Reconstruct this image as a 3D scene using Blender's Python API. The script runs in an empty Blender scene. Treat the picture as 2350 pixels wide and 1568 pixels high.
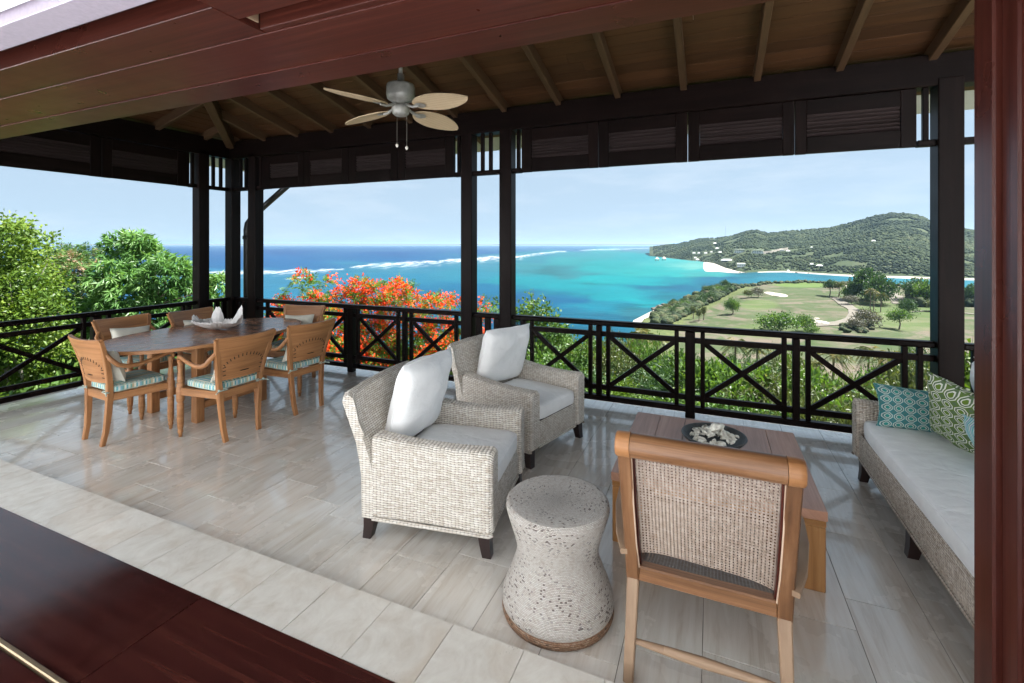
import bpy, math, random
import numpy as np
from mathutils import Vector, Matrix
random.seed(7); RNG = np.random.default_rng(11)
S = bpy.context.scene
COL = S.collection

# ------------------------------------------------------------------ camera, sky, sun, exposure
EYE = 1.78                                   # eye height above the terrace paving
FOC = 1077.0; PCX = 1174.5; PHY = 562.0      # focal length, centre column and horizon row of the photograph at 2349 px width
YAW = math.radians(23.08)
FW = Vector((-math.sin(YAW), math.cos(YAW), 0)); RT = Vector((math.cos(YAW), math.sin(YAW), 0))
cam_d = bpy.data.cameras.new('camera'); cam = bpy.data.objects.new('camera', cam_d); COL.objects.link(cam)
cam.location = (0, 0, EYE); cam.rotation_euler = (math.radians(90), 0, YAW)
cam_d.sensor_width = 36; cam_d.lens = FOC / 2349 * 36; cam_d.shift_y = -(784 - PHY) / 2349
cam_d.clip_start = 0.05; cam_d.clip_end = 120000
S.camera = cam
SUN = Vector((0.50, 0.27, 0.82)).normalized()
world = bpy.data.worlds.new('World'); S.world = world; world.use_nodes = True
wn = world.node_tree; wn.nodes.clear()
wo = wn.nodes.new('ShaderNodeOutputWorld'); bg = wn.nodes.new('ShaderNodeBackground'); sk = wn.nodes.new('ShaderNodeTexSky')
sk.sky_type = 'NISHITA'; sk.sun_disc = False
sk.sun_elevation = math.asin(SUN.z); sk.sun_rotation = math.atan2(SUN.x, SUN.y)
sk.altitude = 50; sk.air_density = 0.65; sk.dust_density = 0.0; sk.ozone_density = 6.0
wn.links.new(bg.outputs[0], wo.inputs[0])
# flat pale blue blended in to even and brighten the sky, then thin clouds
tc = wn.nodes.new('ShaderNodeTexCoord'); mp = wn.nodes.new('ShaderNodeMapping'); mp.inputs['Scale'].default_value = (2.2, 2.2, 12)
nz = wn.nodes.new('ShaderNodeTexNoise'); nz.inputs['Scale'].default_value = 2.2; nz.inputs['Detail'].default_value = 7; nz.inputs['Roughness'].default_value = .62
rp = wn.nodes.new('ShaderNodeValToRGB'); rp.color_ramp.elements[0].position = .47; rp.color_ramp.elements[1].position = .72
rp.color_ramp.elements[1].color = (.34, .34, .34, 1)
vl = wn.nodes.new('ShaderNodeMixRGB'); vl.inputs[0].default_value = .92; vl.inputs[2].default_value = (2.6, 3.35, 4.0, 1)
mx = wn.nodes.new('ShaderNodeMixRGB'); mx.inputs[2].default_value = (4.1, 4.6, 5.1, 1)
wn.links.new(tc.outputs['Generated'], mp.inputs[0]); wn.links.new(mp.outputs[0], nz.inputs['Vector']); wn.links.new(nz.outputs[0], rp.inputs[0])
wn.links.new(sk.outputs[0], vl.inputs[1]); wn.links.new(rp.outputs[0], mx.inputs[0]); wn.links.new(vl.outputs[0], mx.inputs[1]); wn.links.new(mx.outputs[0], bg.inputs[0])
bg.inputs[1].default_value = 0.05
sl = bpy.data.lights.new('sun', 'SUN'); sl.energy = 5.0; sl.angle = math.radians(.55); sl.color = (1, .97, .93)
so = bpy.data.objects.new('sun', sl); COL.objects.link(so); so.rotation_euler = (-SUN).to_track_quat('-Z', 'Y').to_euler(); so.location = SUN * 60
S.view_settings.view_transform = 'Standard'; S.view_settings.look = 'None'; S.view_settings.gamma = 1.0
S.view_settings.exposure = 2.1
try:
    S.cycles.use_denoising = True; S.cycles.max_bounces = 10; S.cycles.diffuse_bounces = 6; S.cycles.glossy_bounces = 4
    S.cycles.transparent_max_bounces = 12; S.cycles.caustics_reflective = False; S.cycles.caustics_refractive = False
    S.cycles.sample_clamp_indirect = 6
except Exception: pass

# ------------------------------------------------------------------ helpers
def lin(c):                                   # sRGB 0-255 -> linear
    return tuple(((v / 255) / 12.92 if v / 255 < .04045 else ((v / 255 + .055) / 1.055) ** 2.4) for v in c)
def P(px, py, z=0.0):                         # photograph pixel -> point on the horizontal plane z
    d = FW + RT * ((px - PCX) / FOC) + Vector((0, 0, (PHY - py) / FOC)); t = (z - EYE) / d.z
    return Vector((0, 0, EYE)) + d * t
def W(px, Z, z): return FW * Z + RT * ((px - PCX) / FOC * Z) + Vector((0, 0, z))
def D(px, py, Z): return W(px, Z, EYE + (PHY - py) / FOC * Z)

def nrm(a): return a / np.maximum(np.linalg.norm(a, axis=-1, keepdims=True), 1e-9)
class MB:
    def __init__(s): s.v = []; s.f = []; s.uv = []; s.sm = []
    def add(s, vs, fs, uvs, smooth=False, M=None):
        o = len(s.v)
        s.v += [tuple(M @ Vector(p)) if M is not None else tuple(p) for p in vs]
        for f, u in zip(fs, uvs): s.f.append(tuple(i + o for i in f)); s.uv.append(u); s.sm.append(smooth)
        return s
    def box(s, c, size, bev=.004, M=None):
        h = [d / 2 for d in size]; b = min(bev, min(h) * .6); vs = []; idx = {}
        la = max(range(3), key=lambda i: size[i])
        for sx in (-1, 1):
            for sy in (-1, 1):
                for sz in (-1, 1):
                    sg = (sx, sy, sz)
                    for a in range(3):
                        p = [c[i] + sg[i] * (h[i] if i == a else h[i] - b) for i in range(3)]
                        idx[(sg, a)] = len(vs); vs.append(p)
        fs = []
        def face(keys, n):
            ids = [idx[k] for k in keys]; a, bb, cc = (Vector(vs[i]) for i in ids[:3])
            if (bb - a).cross(cc - a).dot(Vector(n)) < 0: ids.reverse()
            fs.append(tuple(ids))
        for a in range(3):
            o = [i for i in range(3) if i != a]
            for sg in (-1, 1):
                ks = []
                for t in ((-1, -1), (1, -1), (1, 1), (-1, 1)):
                    k = [0] * 3; k[a] = sg; k[o[0]] = t[0]; k[o[1]] = t[1]; ks.append((tuple(k), a))
                n = [0] * 3; n[a] = sg; face(ks, n)
        for a in range(3):
            o = [i for i in range(3) if i != a]
            for s0 in (-1, 1):
                for s1 in (-1, 1):
                    k0 = [0] * 3; k0[a] = -1; k0[o[0]] = s0; k0[o[1]] = s1; k1 = list(k0); k1[a] = 1
                    n = [0] * 3; n[o[0]] = s0; n[o[1]] = s1
                    face([(tuple(k0), o[0]), (tuple(k1), o[0]), (tuple(k1), o[1]), (tuple(k0), o[1])], n)
        for sx in (-1, 1):
            for sy in (-1, 1):
                for sz in (-1, 1):
                    sg = (sx, sy, sz); face([(sg, 0), (sg, 1), (sg, 2)], sg)
        ot = [i for i in range(3) if i != la]
        uvs = [[(vs[i][la] + .37 * c[ot[0]], vs[i][ot[0]] + vs[i][ot[1]]) for i in f] for f in fs]
        return s.add(vs, fs, uvs, False, M)
    def beam(s, p0, p1, w, h, bev=.004, up=(0, 0, 1)):          # w across, h along 'up'
        p0 = Vector(p0); p1 = Vector(p1); d = p1 - p0; L = d.length; x = d / L; u = Vector(up)
        y = u.cross(x)
        if y.length < 1e-5: y = Vector((0, 1, 0)).cross(x)
        y.normalize(); z = x.cross(y)
        M = Matrix(((x.x, y.x, z.x, p0.x), (x.y, y.y, z.y, p0.y), (x.z, y.z, z.z, p0.z), (0, 0, 0, 1)))
        return s.box((L / 2, 0, 0), (L, w, h), bev, M)
    def grid(s, fn, nu, nv, closeu=False, closev=False, uvf=None, smooth=True, flip=False, M=None):
        vs = [fn(i / nu, j / nv) for j in range(nv + (0 if closev else 1)) for i in range(nu + (0 if closeu else 1))]
        cu = nu if closeu else nu + 1; cv = nv if closev else nv + 1; fs = []; uvs = []
        for j in range(nv):
            for i in range(nu):
                q = [(i, j), (i + 1, j), (i + 1, j + 1), (i, j + 1)]
                if flip: q.reverse()
                fs.append(tuple((a % cu) + (b % cv) * cu for a, b in q))
                uvs.append([uvf(a / nu, b / nv) if uvf else (a / nu, b / nv) for a, b in q])
        return s.add(vs, fs, uvs, smooth, M)
    def tube(s, path, rad, seg=8, caps=True, M=None, flat=1.0):
        path = [Vector(p) for p in path]; n = len(path)
        if not isinstance(rad, (list, tuple)): rad = [rad] * n
        L = [0]
        for i in range(1, n): L.append(L[-1] + (path[i] - path[i - 1]).length)
        t0 = (path[1] - path[0]).normalized(); ref = Vector((0, 0, 1)) if abs(t0.z) < .9 else Vector((1, 0, 0))
        u = t0.cross(ref).normalized(); vs = []
        for i in range(n):
            t = (path[min(i + 1, n - 1)] - path[max(i - 1, 0)]).normalized(); u = (u - t * u.dot(t)).normalized(); w = t.cross(u)
            for k in range(seg):
                a = 2 * math.pi * k / seg; vs.append(path[i] + (u * math.cos(a) + w * math.sin(a) * flat) * rad[i])
        fs = []; uvs = []
        for i in range(n - 1):
            for k in range(seg):
                k2 = (k + 1) % seg
                fs.append((i * seg + k, i * seg + k2, (i + 1) * seg + k2, (i + 1) * seg + k))
                c0 = k / seg * 6.28 * rad[i]; c1 = (k + 1) / seg * 6.28 * rad[i]
                uvs.append([(L[i], c0), (L[i], c1), (L[i + 1], c1), (L[i + 1], c0)])
        s.add(vs, fs, uvs, True, M)
        if caps:
            for i, fl in ((0, True), (n - 1, False)):
                ring = [vs[i * seg + k] for k in range(seg)]; ids = tuple(range(seg))
                s.add(ring, [ids[::-1] if fl else ids], [[(0, 0)] * seg], False, M)
        return s
    def lathe(s, prof, seg=20, M=None, uvs_=1.0):
        L = [0]
        for i in range(1, len(prof)): L.append(L[-1] + math.hypot(prof[i][0] - prof[i - 1][0], prof[i][1] - prof[i - 1][1]))
        n = len(prof) - 1; rm = max(p[0] for p in prof)
        def fn(u, v):
            r, z = prof[round(v * n)]; a = 2 * math.pi * u; return (r * math.cos(a), r * math.sin(a), z)
        return s.grid(fn, seg, n, True, False, lambda u, v: (u * 6.28 * rm * uvs_, L[round(v * n)]), True, False, M)
    def sweep(s, path, side, ws, hs, M=None, smooth=False):       # rectangular bar along a curved path
        path = [Vector(p) for p in path]; n = len(path); side = Vector(side).normalized(); L = 0; rows = []
        if not isinstance(ws, (list, tuple)): ws = [ws] * n
        if not isinstance(hs, (list, tuple)): hs = [hs] * n
        vs = []; Ls = []
        for i in range(n):
            if i: L += (path[i] - path[i - 1]).length
            t = (path[min(i + 1, n - 1)] - path[max(i - 1, 0)]).normalized(); a = (side - t * side.dot(t)).normalized(); b = t.cross(a)
            w = ws[i] / 2; h = hs[i] / 2; c = min(w, h) * .22
            for (p, q) in ((-w + c, -h), (w - c, -h), (w, -h + c), (w, h - c), (w - c, h), (-w + c, h), (-w, h - c), (-w, -h + c)):
                vs.append(path[i] + a * p + b * q)
            Ls.append(L)
        fs = []; uvs = []
        for i in range(n - 1):
            for k in range(8):
                k2 = (k + 1) % 8; fs.append((i * 8 + k, i * 8 + k2, (i + 1) * 8 + k2, (i + 1) * 8 + k))
                uvs.append([(Ls[i], k * .01), (Ls[i], k * .01 + .01), (Ls[i + 1], k * .01 + .01), (Ls[i + 1], k * .01)])
        fs.append(tuple(range(8))[::-1]); uvs.append([(0, 0)] * 8); fs.append(tuple((n - 1) * 8 + k for k in range(8))); uvs.append([(0, 0)] * 8)
        return s.add(vs, fs, uvs, smooth, M)
    def prism(s, poly, z0, z1, M=None, bev=0):                    # poly: counter-clockwise (x, y)
        n = len(poly); vs = [(x, y, z0) for x, y in poly] + [(x, y, z1) for x, y in poly]
        fs = [tuple(range(n))[::-1], tuple(range(n, 2 * n))] + [(i, (i + 1) % n, (i + 1) % n + n, i + n) for i in range(n)]
        uvs = [[(vs[i][1], vs[i][0] + vs[i][2]) for i in f] for f in fs]
        return s.add(vs, fs, uvs, False, M)
    def mesh(s, name):
        me = bpy.data.meshes.new(name); me.from_pydata(s.v, [], s.f)
        ul = me.uv_layers.new(name='UVMap'); flat = [c for u in s.uv for p in u for c in p]
        ul.data.foreach_set('uv', flat); me.polygons.foreach_set('use_smooth', s.sm); me.update()
        return me
    def build(s, name, mat, parent=None, **kw):
        return link(name, s.mesh(name), mat, parent, **kw)

def link(name, me, mat, parent=None, label=None, cat=None, group=None, kind=None, M=None):
    if mat is not None and not me.materials: me.materials.append(mat)
    o = bpy.data.objects.new(name, me); COL.objects.link(o)
    if parent is not None: o.parent = parent
    if M is not None: o.matrix_local = M
    return tag(o, label, cat, group, kind)
def tag(o, label=None, cat=None, group=None, kind=None):
    if label: o['label'] = label
    if cat: o['category'] = cat
    if group: o['group'] = group
    if kind or cat: o['kind'] = kind or 'thing'
    return o
def thing(name, label, cat, loc=(0, 0, 0), rz=0, group=None):
    o = bpy.data.objects.new(name, None); COL.objects.link(o); o.location = loc; o.rotation_euler = (0, 0, rz); o.empty_display_size = .1
    return tag(o, label, cat, group)
def dup(root, loc=None, rz=None, label=None, parent=None, keep=False):
    c = root.copy(); COL.objects.link(c)
    if parent is not None: c.parent = parent
    if loc is not None: c.location = loc
    if rz is not None: c.rotation_euler = (0, 0, rz)
    if label: c['label'] = label
    for ch in list(root.children):
        dup(ch, parent=c)
    return c
def TR(loc, rot=(0, 0, 0), sc=(1, 1, 1)):
    from mathutils import Euler
    return Matrix.Translation(loc) @ Euler(rot, 'XYZ').to_matrix().to_4x4() @ Matrix.Diagonal((*sc, 1))
def nmesh(name, V, F, attrs=None, smooth=False, cols=None):      # numpy arrays -> mesh (all faces the same size)
    V = np.asarray(V, np.float32).reshape(-1, 3); F = np.asarray(F, np.int32); k = F.shape[1]; n = len(F)
    me = bpy.data.meshes.new(name); me.vertices.add(len(V)); me.vertices.foreach_set('co', V.ravel())
    me.loops.add(n * k); me.loops.foreach_set('vertex_index', F.ravel()); me.polygons.add(n)
    me.polygons.foreach_set('loop_start', np.arange(n, dtype=np.int32) * k); me.polygons.foreach_set('loop_total', np.full(n, k, np.int32))
    me.polygons.foreach_set('use_smooth', np.full(n, smooth, bool))
    for an, av in (attrs or {}).items():
        a = me.attributes.new(an, 'FLOAT', 'POINT'); a.data.foreach_set('value', np.asarray(av, np.float32).ravel())
    for an, av in (cols or {}).items():
        a = me.attributes.new(an, 'FLOAT_COLOR', 'POINT'); a.data.foreach_set('color', np.asarray(av, np.float32).ravel())
    me.update(calc_edges=True); me.validate()
    return me

# ------------------------------------------------------------------ materials
class NT:
    def __init__(s, name):
        s.m = bpy.data.materials.new(name); s.m.use_nodes = True; s.t = s.m.node_tree; s.t.nodes.clear()
        s.out = s.t.nodes.new('ShaderNodeOutputMaterial')
    def n(s, typ, props=None, **ins):
        nd = s.t.nodes.new('ShaderNode' + typ)
        for k, v in (props or {}).items(): setattr(nd, k, v)
        for k, v in ins.items(): s.set(nd, k, v)
        return nd
    def set(s, nd, k, v):
        key = int(k[1:]) if k[0] == 'i' and k[1:].isdigit() else k.replace('_', ' ')
        inp = nd.inputs[key]
        if isinstance(v, bpy.types.Node): v = v.outputs[0]
        if isinstance(v, bpy.types.NodeSocket): s.t.links.new(v, inp)
        else:
            if isinstance(v, tuple) and len(v) == 3 and inp.type == 'RGBA': v = (*v, 1)
            inp.default_value = v
    def math(s, op, a, b=None, c=None, clamp=False):
        nd = s.n('Math', {'operation': op, 'use_clamp': clamp}, i0=a)
        if b is not None: s.set(nd, 'i1', b)
        if c is not None: s.set(nd, 'i2', c)
        return nd.outputs[0]
    def mix(s, fac, a, b, mode='MIX'):
        nd = s.n('MixRGB', {'blend_type': mode}, i0=fac, i1=a, i2=b); return nd.outputs[0]
    def ramp(s, fac, stops, interp='LINEAR'):
        nd = s.n('ValToRGB', i0=fac); cr = nd.color_ramp; cr.interpolation = interp
        while len(cr.elements) > len(stops): cr.elements.remove(cr.elements[-1])
        while len(cr.elements) < len(stops): cr.elements.new(.5)
        for e, (p, c) in zip(cr.elements, stops):
            e.position = p; e.color = (*c, 1) if isinstance(c, tuple) else (c, c, c, 1)
        return nd.outputs[0]
    def noise(s, vec, scale, detail=4, rough=.55, dist=0):
        return s.n('TexNoise', Vector=vec, Scale=scale, Detail=detail, Roughness=rough, Distortion=dist).outputs[0]
    def mapping(s, vec, scale=(1, 1, 1), loc=(0, 0, 0), rot=(0, 0, 0)):
        return s.n('Mapping', Vector=vec, Scale=scale, Location=loc, Rotation=rot).outputs[0]
    def pos(s): return s.n('NewGeometry').outputs['Position']
    def uv(s): return s.n('TexCoord').outputs['UV']
    def objc(s): return s.n('TexCoord').outputs['Object']
    def rand(s): return s.n('ObjectInfo').outputs['Random']
    def attr(s, name): return s.n('Attribute', {'attribute_name': name})
    def bump(s, h, strength=.3, dist=.01): return s.n('Bump', Strength=strength, Distance=dist, Height=h).outputs[0]
    def pbr(s, col, rough=.5, normal=None, spec=.5, metal=0, **kw):
        b = s.n('BsdfPrincipled'); s.set(b, 'Base Color', col); s.set(b, 'Roughness', rough); s.set(b, 'Specular IOR Level', spec); s.set(b, 'Metallic', metal)
        if normal is not None: s.set(b, 'Normal', normal)
        for k, v in kw.items(): s.set(b, k, v)
        return b
    def done(s, sh): s.t.links.new(sh.outputs[0], s.out.inputs[0]); return s.m
def sep(n, v): return n.n('SeparateXYZ', i0=v)

def wood(name, dark, mid, light, rough=.45, across=26, along=1.6, var=.25, coat=0, bump=.12, spec=.4, dist=.6):
    n = NT(name); u = n.uv(); r = n.rand()
    off = n.n('CombineXYZ', i0=n.math('MULTIPLY', r, 13.7), i1=n.math('MULTIPLY', r, 7.3), i2=r).outputs[0]
    v = n.n('VectorMath', {'operation': 'ADD'}, i0=n.mapping(u, (along, across, 1)), i1=off).outputs[0]
    g = n.noise(v, 1.0, 6, .62, dist); g2 = n.noise(n.mapping(v, (1.5, 6, 1)), 1.0, 3, .6)
    h = n.math('ADD', n.math('MULTIPLY', g, .75), n.math('MULTIPLY', g2, .25))
    c = n.ramp(h, [(.3, dark), (.5, mid), (.72, light)])
    tone = n.math('ADD', 1 - var / 2, n.math('MULTIPLY', r, var))
    c = n.mix(1, c, n.n('CombineColor', i0=tone, i1=tone, i2=tone).outputs[0], 'MULTIPLY')
    big = n.noise(n.pos(), 5, 3); ro = n.math('ADD', rough - .08, n.math('MULTIPLY', big, .16))
    b = n.pbr(c, ro, n.bump(h, bump, .004), spec)
    if coat: n.set(b, 'Coat Weight', coat); n.set(b, 'Coat Roughness', .12)
    return n.done(b)
M = {}
M['teak'] = wood('teak', (.21, .088, .031), (.36, .163, .063), (.48, .24, .105), .45)
M['teak_top'] = wood('teak_top', (.15, .062, .028), (.27, .12, .058), (.36, .18, .095), .24, var=.35)
M['teak_pale'] = wood('teak_pale', (.19, .115, .07), (.31, .205, .13), (.41, .29, .195), .5)
M['honey'] = wood('honey_wood', (.085, .036, .015), (.19, .088, .038), (.33, .18, .092), .4, across=30, coat=.1)
M['coffee'] = wood('coffee_table_wood', (.29, .145, .09), (.40, .21, .14), (.49, .29, .2), .34, var=.15)
M['coffee_leg'] = wood('coffee_table_leg_wood', (.22, .095, .028), (.34, .16, .055), (.42, .22, .09), .4)
M['stain'] = wood('dark_stained_timber', (.0035, .002, .0018), (.0065, .0036, .0032), (.012, .0065, .0055), .4, var=.4, bump=.3, spec=.08)
M['mahog'] = wood('mahogany', (.026, .0062, .0045), (.054, .0132, .009), (.088, .0225, .0145), .30, across=55, along=.8, var=.3, bump=.04, spec=.22, dist=.05)
M['sill'] = wood('dark_sill_boards', (.022, .0055, .005), (.042, .0105, .009), (.07, .02, .014), .13, across=24, along=.7, var=.3, bump=.02, spec=.6, dist=.15)
M['slat'] = wood('lit_louvre_slat_wood', (.014, .009, .009), (.024, .016, .016), (.036, .025, .025), .5, var=.3, spec=.15)  # paler than the frame stain: light caught on the slats, put into colour
M['ceil'] = wood('ceiling_board_wood', (.027, .0105, .0036), (.048, .0195, .007), (.068, .030, .0115), .5, var=.35)
M['rafter'] = wood('rafter_wood', (.032, .016, .0075), (.054, .028, .0135), (.075, .042, .021), .5, var=.3)

def simple(name, col, rough=.5, spec=.5, metal=0, nscale=0, namp=.15, bump=0, **kw):
    n = NT(name); c = col; nm = None
    if nscale:
        h = n.noise(n.pos(), nscale, 5, .6)
        c = n.ramp(h, [(.25, tuple(v * (1 - namp) for v in col)), (.75, tuple(min(1, v * (1 + namp)) for v in col))])
        if bump: nm = n.bump(h, bump, .01)
    return n.done(n.pbr(c, rough, nm, spec, metal, **kw))
M['metal_grey'] = simple('brushed_grey_metal', (.30, .29, .265), .45, metal=.35, nscale=30, namp=.2)
M['metal_dark'] = simple('dark_metal', (.05, .05, .05), .4, metal=.8)
M['chain'] = simple('chain_metal', (.3, .28, .24), .35, metal=.9)
M['ivory'] = simple('ivory_knob', (.7, .66, .58), .4)
M['track'] = simple('black_track', (.01, .01, .011), .5)
M['trim_sheen'] = simple('mauve_sheen_trim_board', (.36, .31, .37), .35, nscale=60, namp=.12)  # pale mauve is varnish sheen put into the base colour
M['plaster'] = simple('white_plaster', (.82, .84, .865), .8, nscale=3, namp=.03)
M['brass'] = simple('brass_strip', (.35, .26, .16), .35, metal=.8)
M['pipe'] = simple('black_downpipe', (.012, .011, .012), .35, nscale=14, namp=.3)
M['foot'] = simple('espresso_foot', (.022, .01, .009), .4)
M['render'] = simple('white_villa_wall', (.8, .79, .76), .8, nscale=.4, namp=.06)
M['glassd'] = simple('dark_window', (.035, .05, .06), .15)
M['roofgrey'] = simple('grey_roof', (.42, .43, .44), .7, nscale=.5, namp=.15)
M['roofwhite'] = simple('white_roof', (.78, .78, .77), .7, nscale=.5, namp=.06)
M['thatch'] = simple('pale_thatch', (.40, .36, .30), .9, nscale=1.5, namp=.3)
M['steel'] = simple('mast_steel', (.25, .27, .3), .6)
M['concrete'] = simple('weathered_concrete', (.36, .34, .30), .85, nscale=2, namp=.2)
M['rockm'] = simple('shore_rock', (.10, .085, .07), .9, nscale=.6, namp=.5)
M['basewall'] = simple('stone_base', (.32, .29, .25), .9, nscale=2.5, namp=.35, bump=.5)

def travertine(name, axis='y', rough=.22, base=((.53, .455, .375), (.67, .62, .555), (.745, .71, .655)), streak=1.0):
    n = NT(name); p = n.pos(); r = n.rand()
    off = n.n('CombineXYZ', i0=n.math('MULTIPLY', r, 31.0), i1=n.math('MULTIPLY', r, 57.0), i2=n.math('MULTIPLY', r, 11.0)).outputs[0]
    v = n.n('VectorMath', {'operation': 'ADD'}, i0=p, i1=off).outputs[0]
    sc = (13, 1.25, 1) if axis == 'y' else (6, 5, 1)
    mv = n.mapping(v, sc)
    a = n.noise(mv, 1.0, 7, .62, 1.1 * streak); b = n.noise(n.mapping(v, (sc[0] * 3.5, sc[1] * 2.2, 1)), 1.0, 5, .65, .4)
    h = n.math('ADD', n.math('MULTIPLY', a, .68), n.math('MULTIPLY', b, .32))
    c = n.ramp(h, [(.33, base[0]), (.47, base[1]), (.62, base[2])])
    warm = n.noise(n.mapping(v, (sc[0] * .5, sc[1] * .6, 1)), 1.0, 3, .5, .8)
    c = n.mix(n.ramp(warm, [(.53, 0.0), (.72, .42)]), c, (.50, .385, .28))
    tone = n.math('ADD', .90, n.math('MULTIPLY', r, .14)); c = n.mix(1, c, n.n('CombineColor', i0=tone, i1=tone, i2=tone).outputs[0], 'MULTIPLY')
    # small pits and fissures
    pv = n.n('TexVoronoi', Vector=n.mapping(v, (110, 45, 1)), Scale=1.0).outputs['Distance']
    gate = n.ramp(n.noise(v, 5, 3, .5), [(.60, 0.0), (.72, 1.0)])
    pit = n.math('MULTIPLY', n.ramp(pv, [(.08, 1.0), (.20, 0.0)]), gate)
    c = n.mix(n.math('MULTIPLY', pit, .75), c, (.16, .12, .09))
    ro = n.math('ADD', rough, n.math('MULTIPLY', n.noise(p, 2.3, 4, .6), .10))
    b_ = n.pbr(c, ro, n.bump(n.math('SUBTRACT', n.math('MULTIPLY', b, .04), pit), .12, .002), .5); n.set(b_, 'Coat Weight', .85 if axis == 'y' else .15); n.set(b_, 'Coat Roughness', .07); return n.done(b_)
M['tile'] = travertine('travertine_tile')
M['tile_thr'] = travertine('travertine_threshold', 'x', .34, ((.54, .49, .42), (.63, .59, .53), (.70, .67, .61)), 1.6)
M['grout'] = simple('grout', (.26, .225, .19), .8, nscale=20)

def weave(name, pu, pv, cols, gap=.22, bump=.9, depth=.006, speck=.0, rough=.62, shift=.5, wobble=.9):
    n = NT(name); u = sep(n, n.uv()); U = n.math('DIVIDE', u.outputs[0], pu); V = n.math('DIVIDE', u.outputs[1], pv)
    wob = n.math('MULTIPLY', n.math('SUBTRACT', n.noise(n.uv(), 9, 3), .5), wobble)
    V = n.math('ADD', V, wob); U = n.math('ADD', U, n.math('MULTIPLY', wob, .5))
    row = n.math('FLOOR', V); fv = n.math('FRACT', V)
    sh = n.math('MULTIPLY', n.math('MODULO', n.math('ABSOLUTE', row), 2.0), shift)
    Us = n.math('ADD', U, sh); a = n.math('ABSOLUTE', n.math('SINE', n.math('MULTIPLY', Us, math.pi)))
    t = n.math('SUBTRACT', n.math('MULTIPLY', fv, 2), 1); prof = n.math('SUBTRACT', 1, n.math('POWER', n.math('ABSOLUTE', t), 2.4))
    h = n.math('MULTIPLY', prof, n.math('ADD', .3, n.math('MULTIPLY', a, .7)))
    cell = n.n('TexWhiteNoise', {'noise_dimensions': '2D'}, Vector=n.n('CombineXYZ', i0=n.math('FLOOR', Us), i1=row, i2=0.0).outputs[0]).outputs[0]
    strand = n.noise(n.n('CombineXYZ', i0=n.math('MULTIPLY', U, .35), i1=n.math('MULTIPLY', row, 3.7), i2=0.0).outputs[0], 1.0, 3, .6)
    tone = n.math('ADD', n.math('MULTIPLY', strand, .7), n.math('MULTIPLY', cell, .3))
    c = n.ramp(tone, [(.22, cols[0]), (.5, cols[1]), (.75, cols[2])])
    g = n.ramp(h, [(gap * .5, 1.0), (gap * 1.5, 0.0)])
    c = n.mix(n.math('MULTIPLY', g, .85), c, cols[3])
    if speck:
        sp = n.math('MULTIPLY', n.ramp(cell, [(1 - speck, 0.0), (1 - speck * .8, 1.0)]), n.ramp(n.noise(n.uv(), 5, 3), [(.40, 0.0), (.55, 1.0)]))
        c = n.mix(n.math('MULTIPLY', sp, .8), c, cols[4])
    return n.done(n.pbr(c, rough, n.bump(h, bump, depth), .25))
M['wicker'] = weave('banana_leaf_wicker', .0235, .0135, ((.50, .43, .35), (.68, .63, .56), (.77, .73, .67), (.12, .09, .065)), .28, .6, .004, 0, .62, .0, .0)
M['wicker_sofa'] = weave('sofa_wicker', .022, .0125, ((.42, .34, .27), (.64, .57, .49), (.77, .71, .64), (.10, .07, .05)), .32, .6, .004, 0, .62, .0, .0)
M['rope'] = weave('rope_weave', .012, .0062, ((.58, .50, .43), (.76, .71, .65), (.84, .81, .76), (.24, .17, .13), (.10, .06, .045)), .24, 1.0, .006, .09)
M['rope_base'] = weave('worn_rope_weave', .014, .0085, ((.22, .11, .06), (.36, .21, .13), (.50, .36, .26), (.08, .045, .03), (.05, .03, .02)), .22, .9, .004, .2)

def fabric(name, col, rough=.85, weave_s=900, crease=.35):
    n = NT(name); p = n.objc(); h = n.noise(p, weave_s, 2, .5); big = n.noise(p, 7, 4, .55, .8)
    c = n.ramp(n.noise(p, 14, 3), [(.3, tuple(v * .94 for v in col)), (.7, col)])
    fold = n.noise(n.mapping(p, (2.5, 6, 4)), 1.0, 2, .5, .8); nm = n.n('Bump', Strength=.12, Distance=.001, Height=h, Normal=n.n('Bump', Strength=.35, Distance=.03, Height=fold, Normal=n.bump(big, crease, .03)).outputs[0]).outputs[0]
    b = n.pbr(c, rough, nm, .15); n.set(b, 'Sheen Weight', .15); return n.done(b)
M['linen'] = fabric('white_linen', (.92, .915, .90)); M['cream'] = fabric('cream_linen', (.74, .72, .62)); M['linen_cool'] = fabric('pale_linen', (.91, .92, .92))
def stripes(name, cols, pitch, axis=0, curve=0):
    n = NT(name); u = sep(n, n.uv()); x = n.math('DIVIDE', u.outputs[axis], pitch)
    if curve: x = n.math('ADD', x, n.math('MULTIPLY', n.math('SINE', n.math('MULTIPLY', u.outputs[1 - axis], 9.0)), curve))
    f = n.math('FRACT', x); k = len(cols)
    c = n.ramp(f, [(i / k, c) for i, c in enumerate(cols)], 'CONSTANT')
    return n.done(n.pbr(c, .85, n.bump(n.noise(n.objc(), 10, 4), .3, .02), .15))
sgreen, steal, scream, sblue, stan = (.20, .42, .36), (.15, .40, .44), (.72, .73, .60), (.24, .46, .55), (.55, .45, .28)
M['stripe'] = stripes('striped_seat_fabric', [sgreen, scream, steal, (.55, .62, .55), sgreen, stan, scream, steal, (.62, .66, .6), sblue], .15)
M['stripe_blue'] = stripes('striped_blue_fabric', [(.10, .42, .50), (.55, .68, .66), (.16, .45, .42), (.66, .70, .66), (.20, .40, .55), (.42, .62, .55)], .05, 0, .5)
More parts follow.
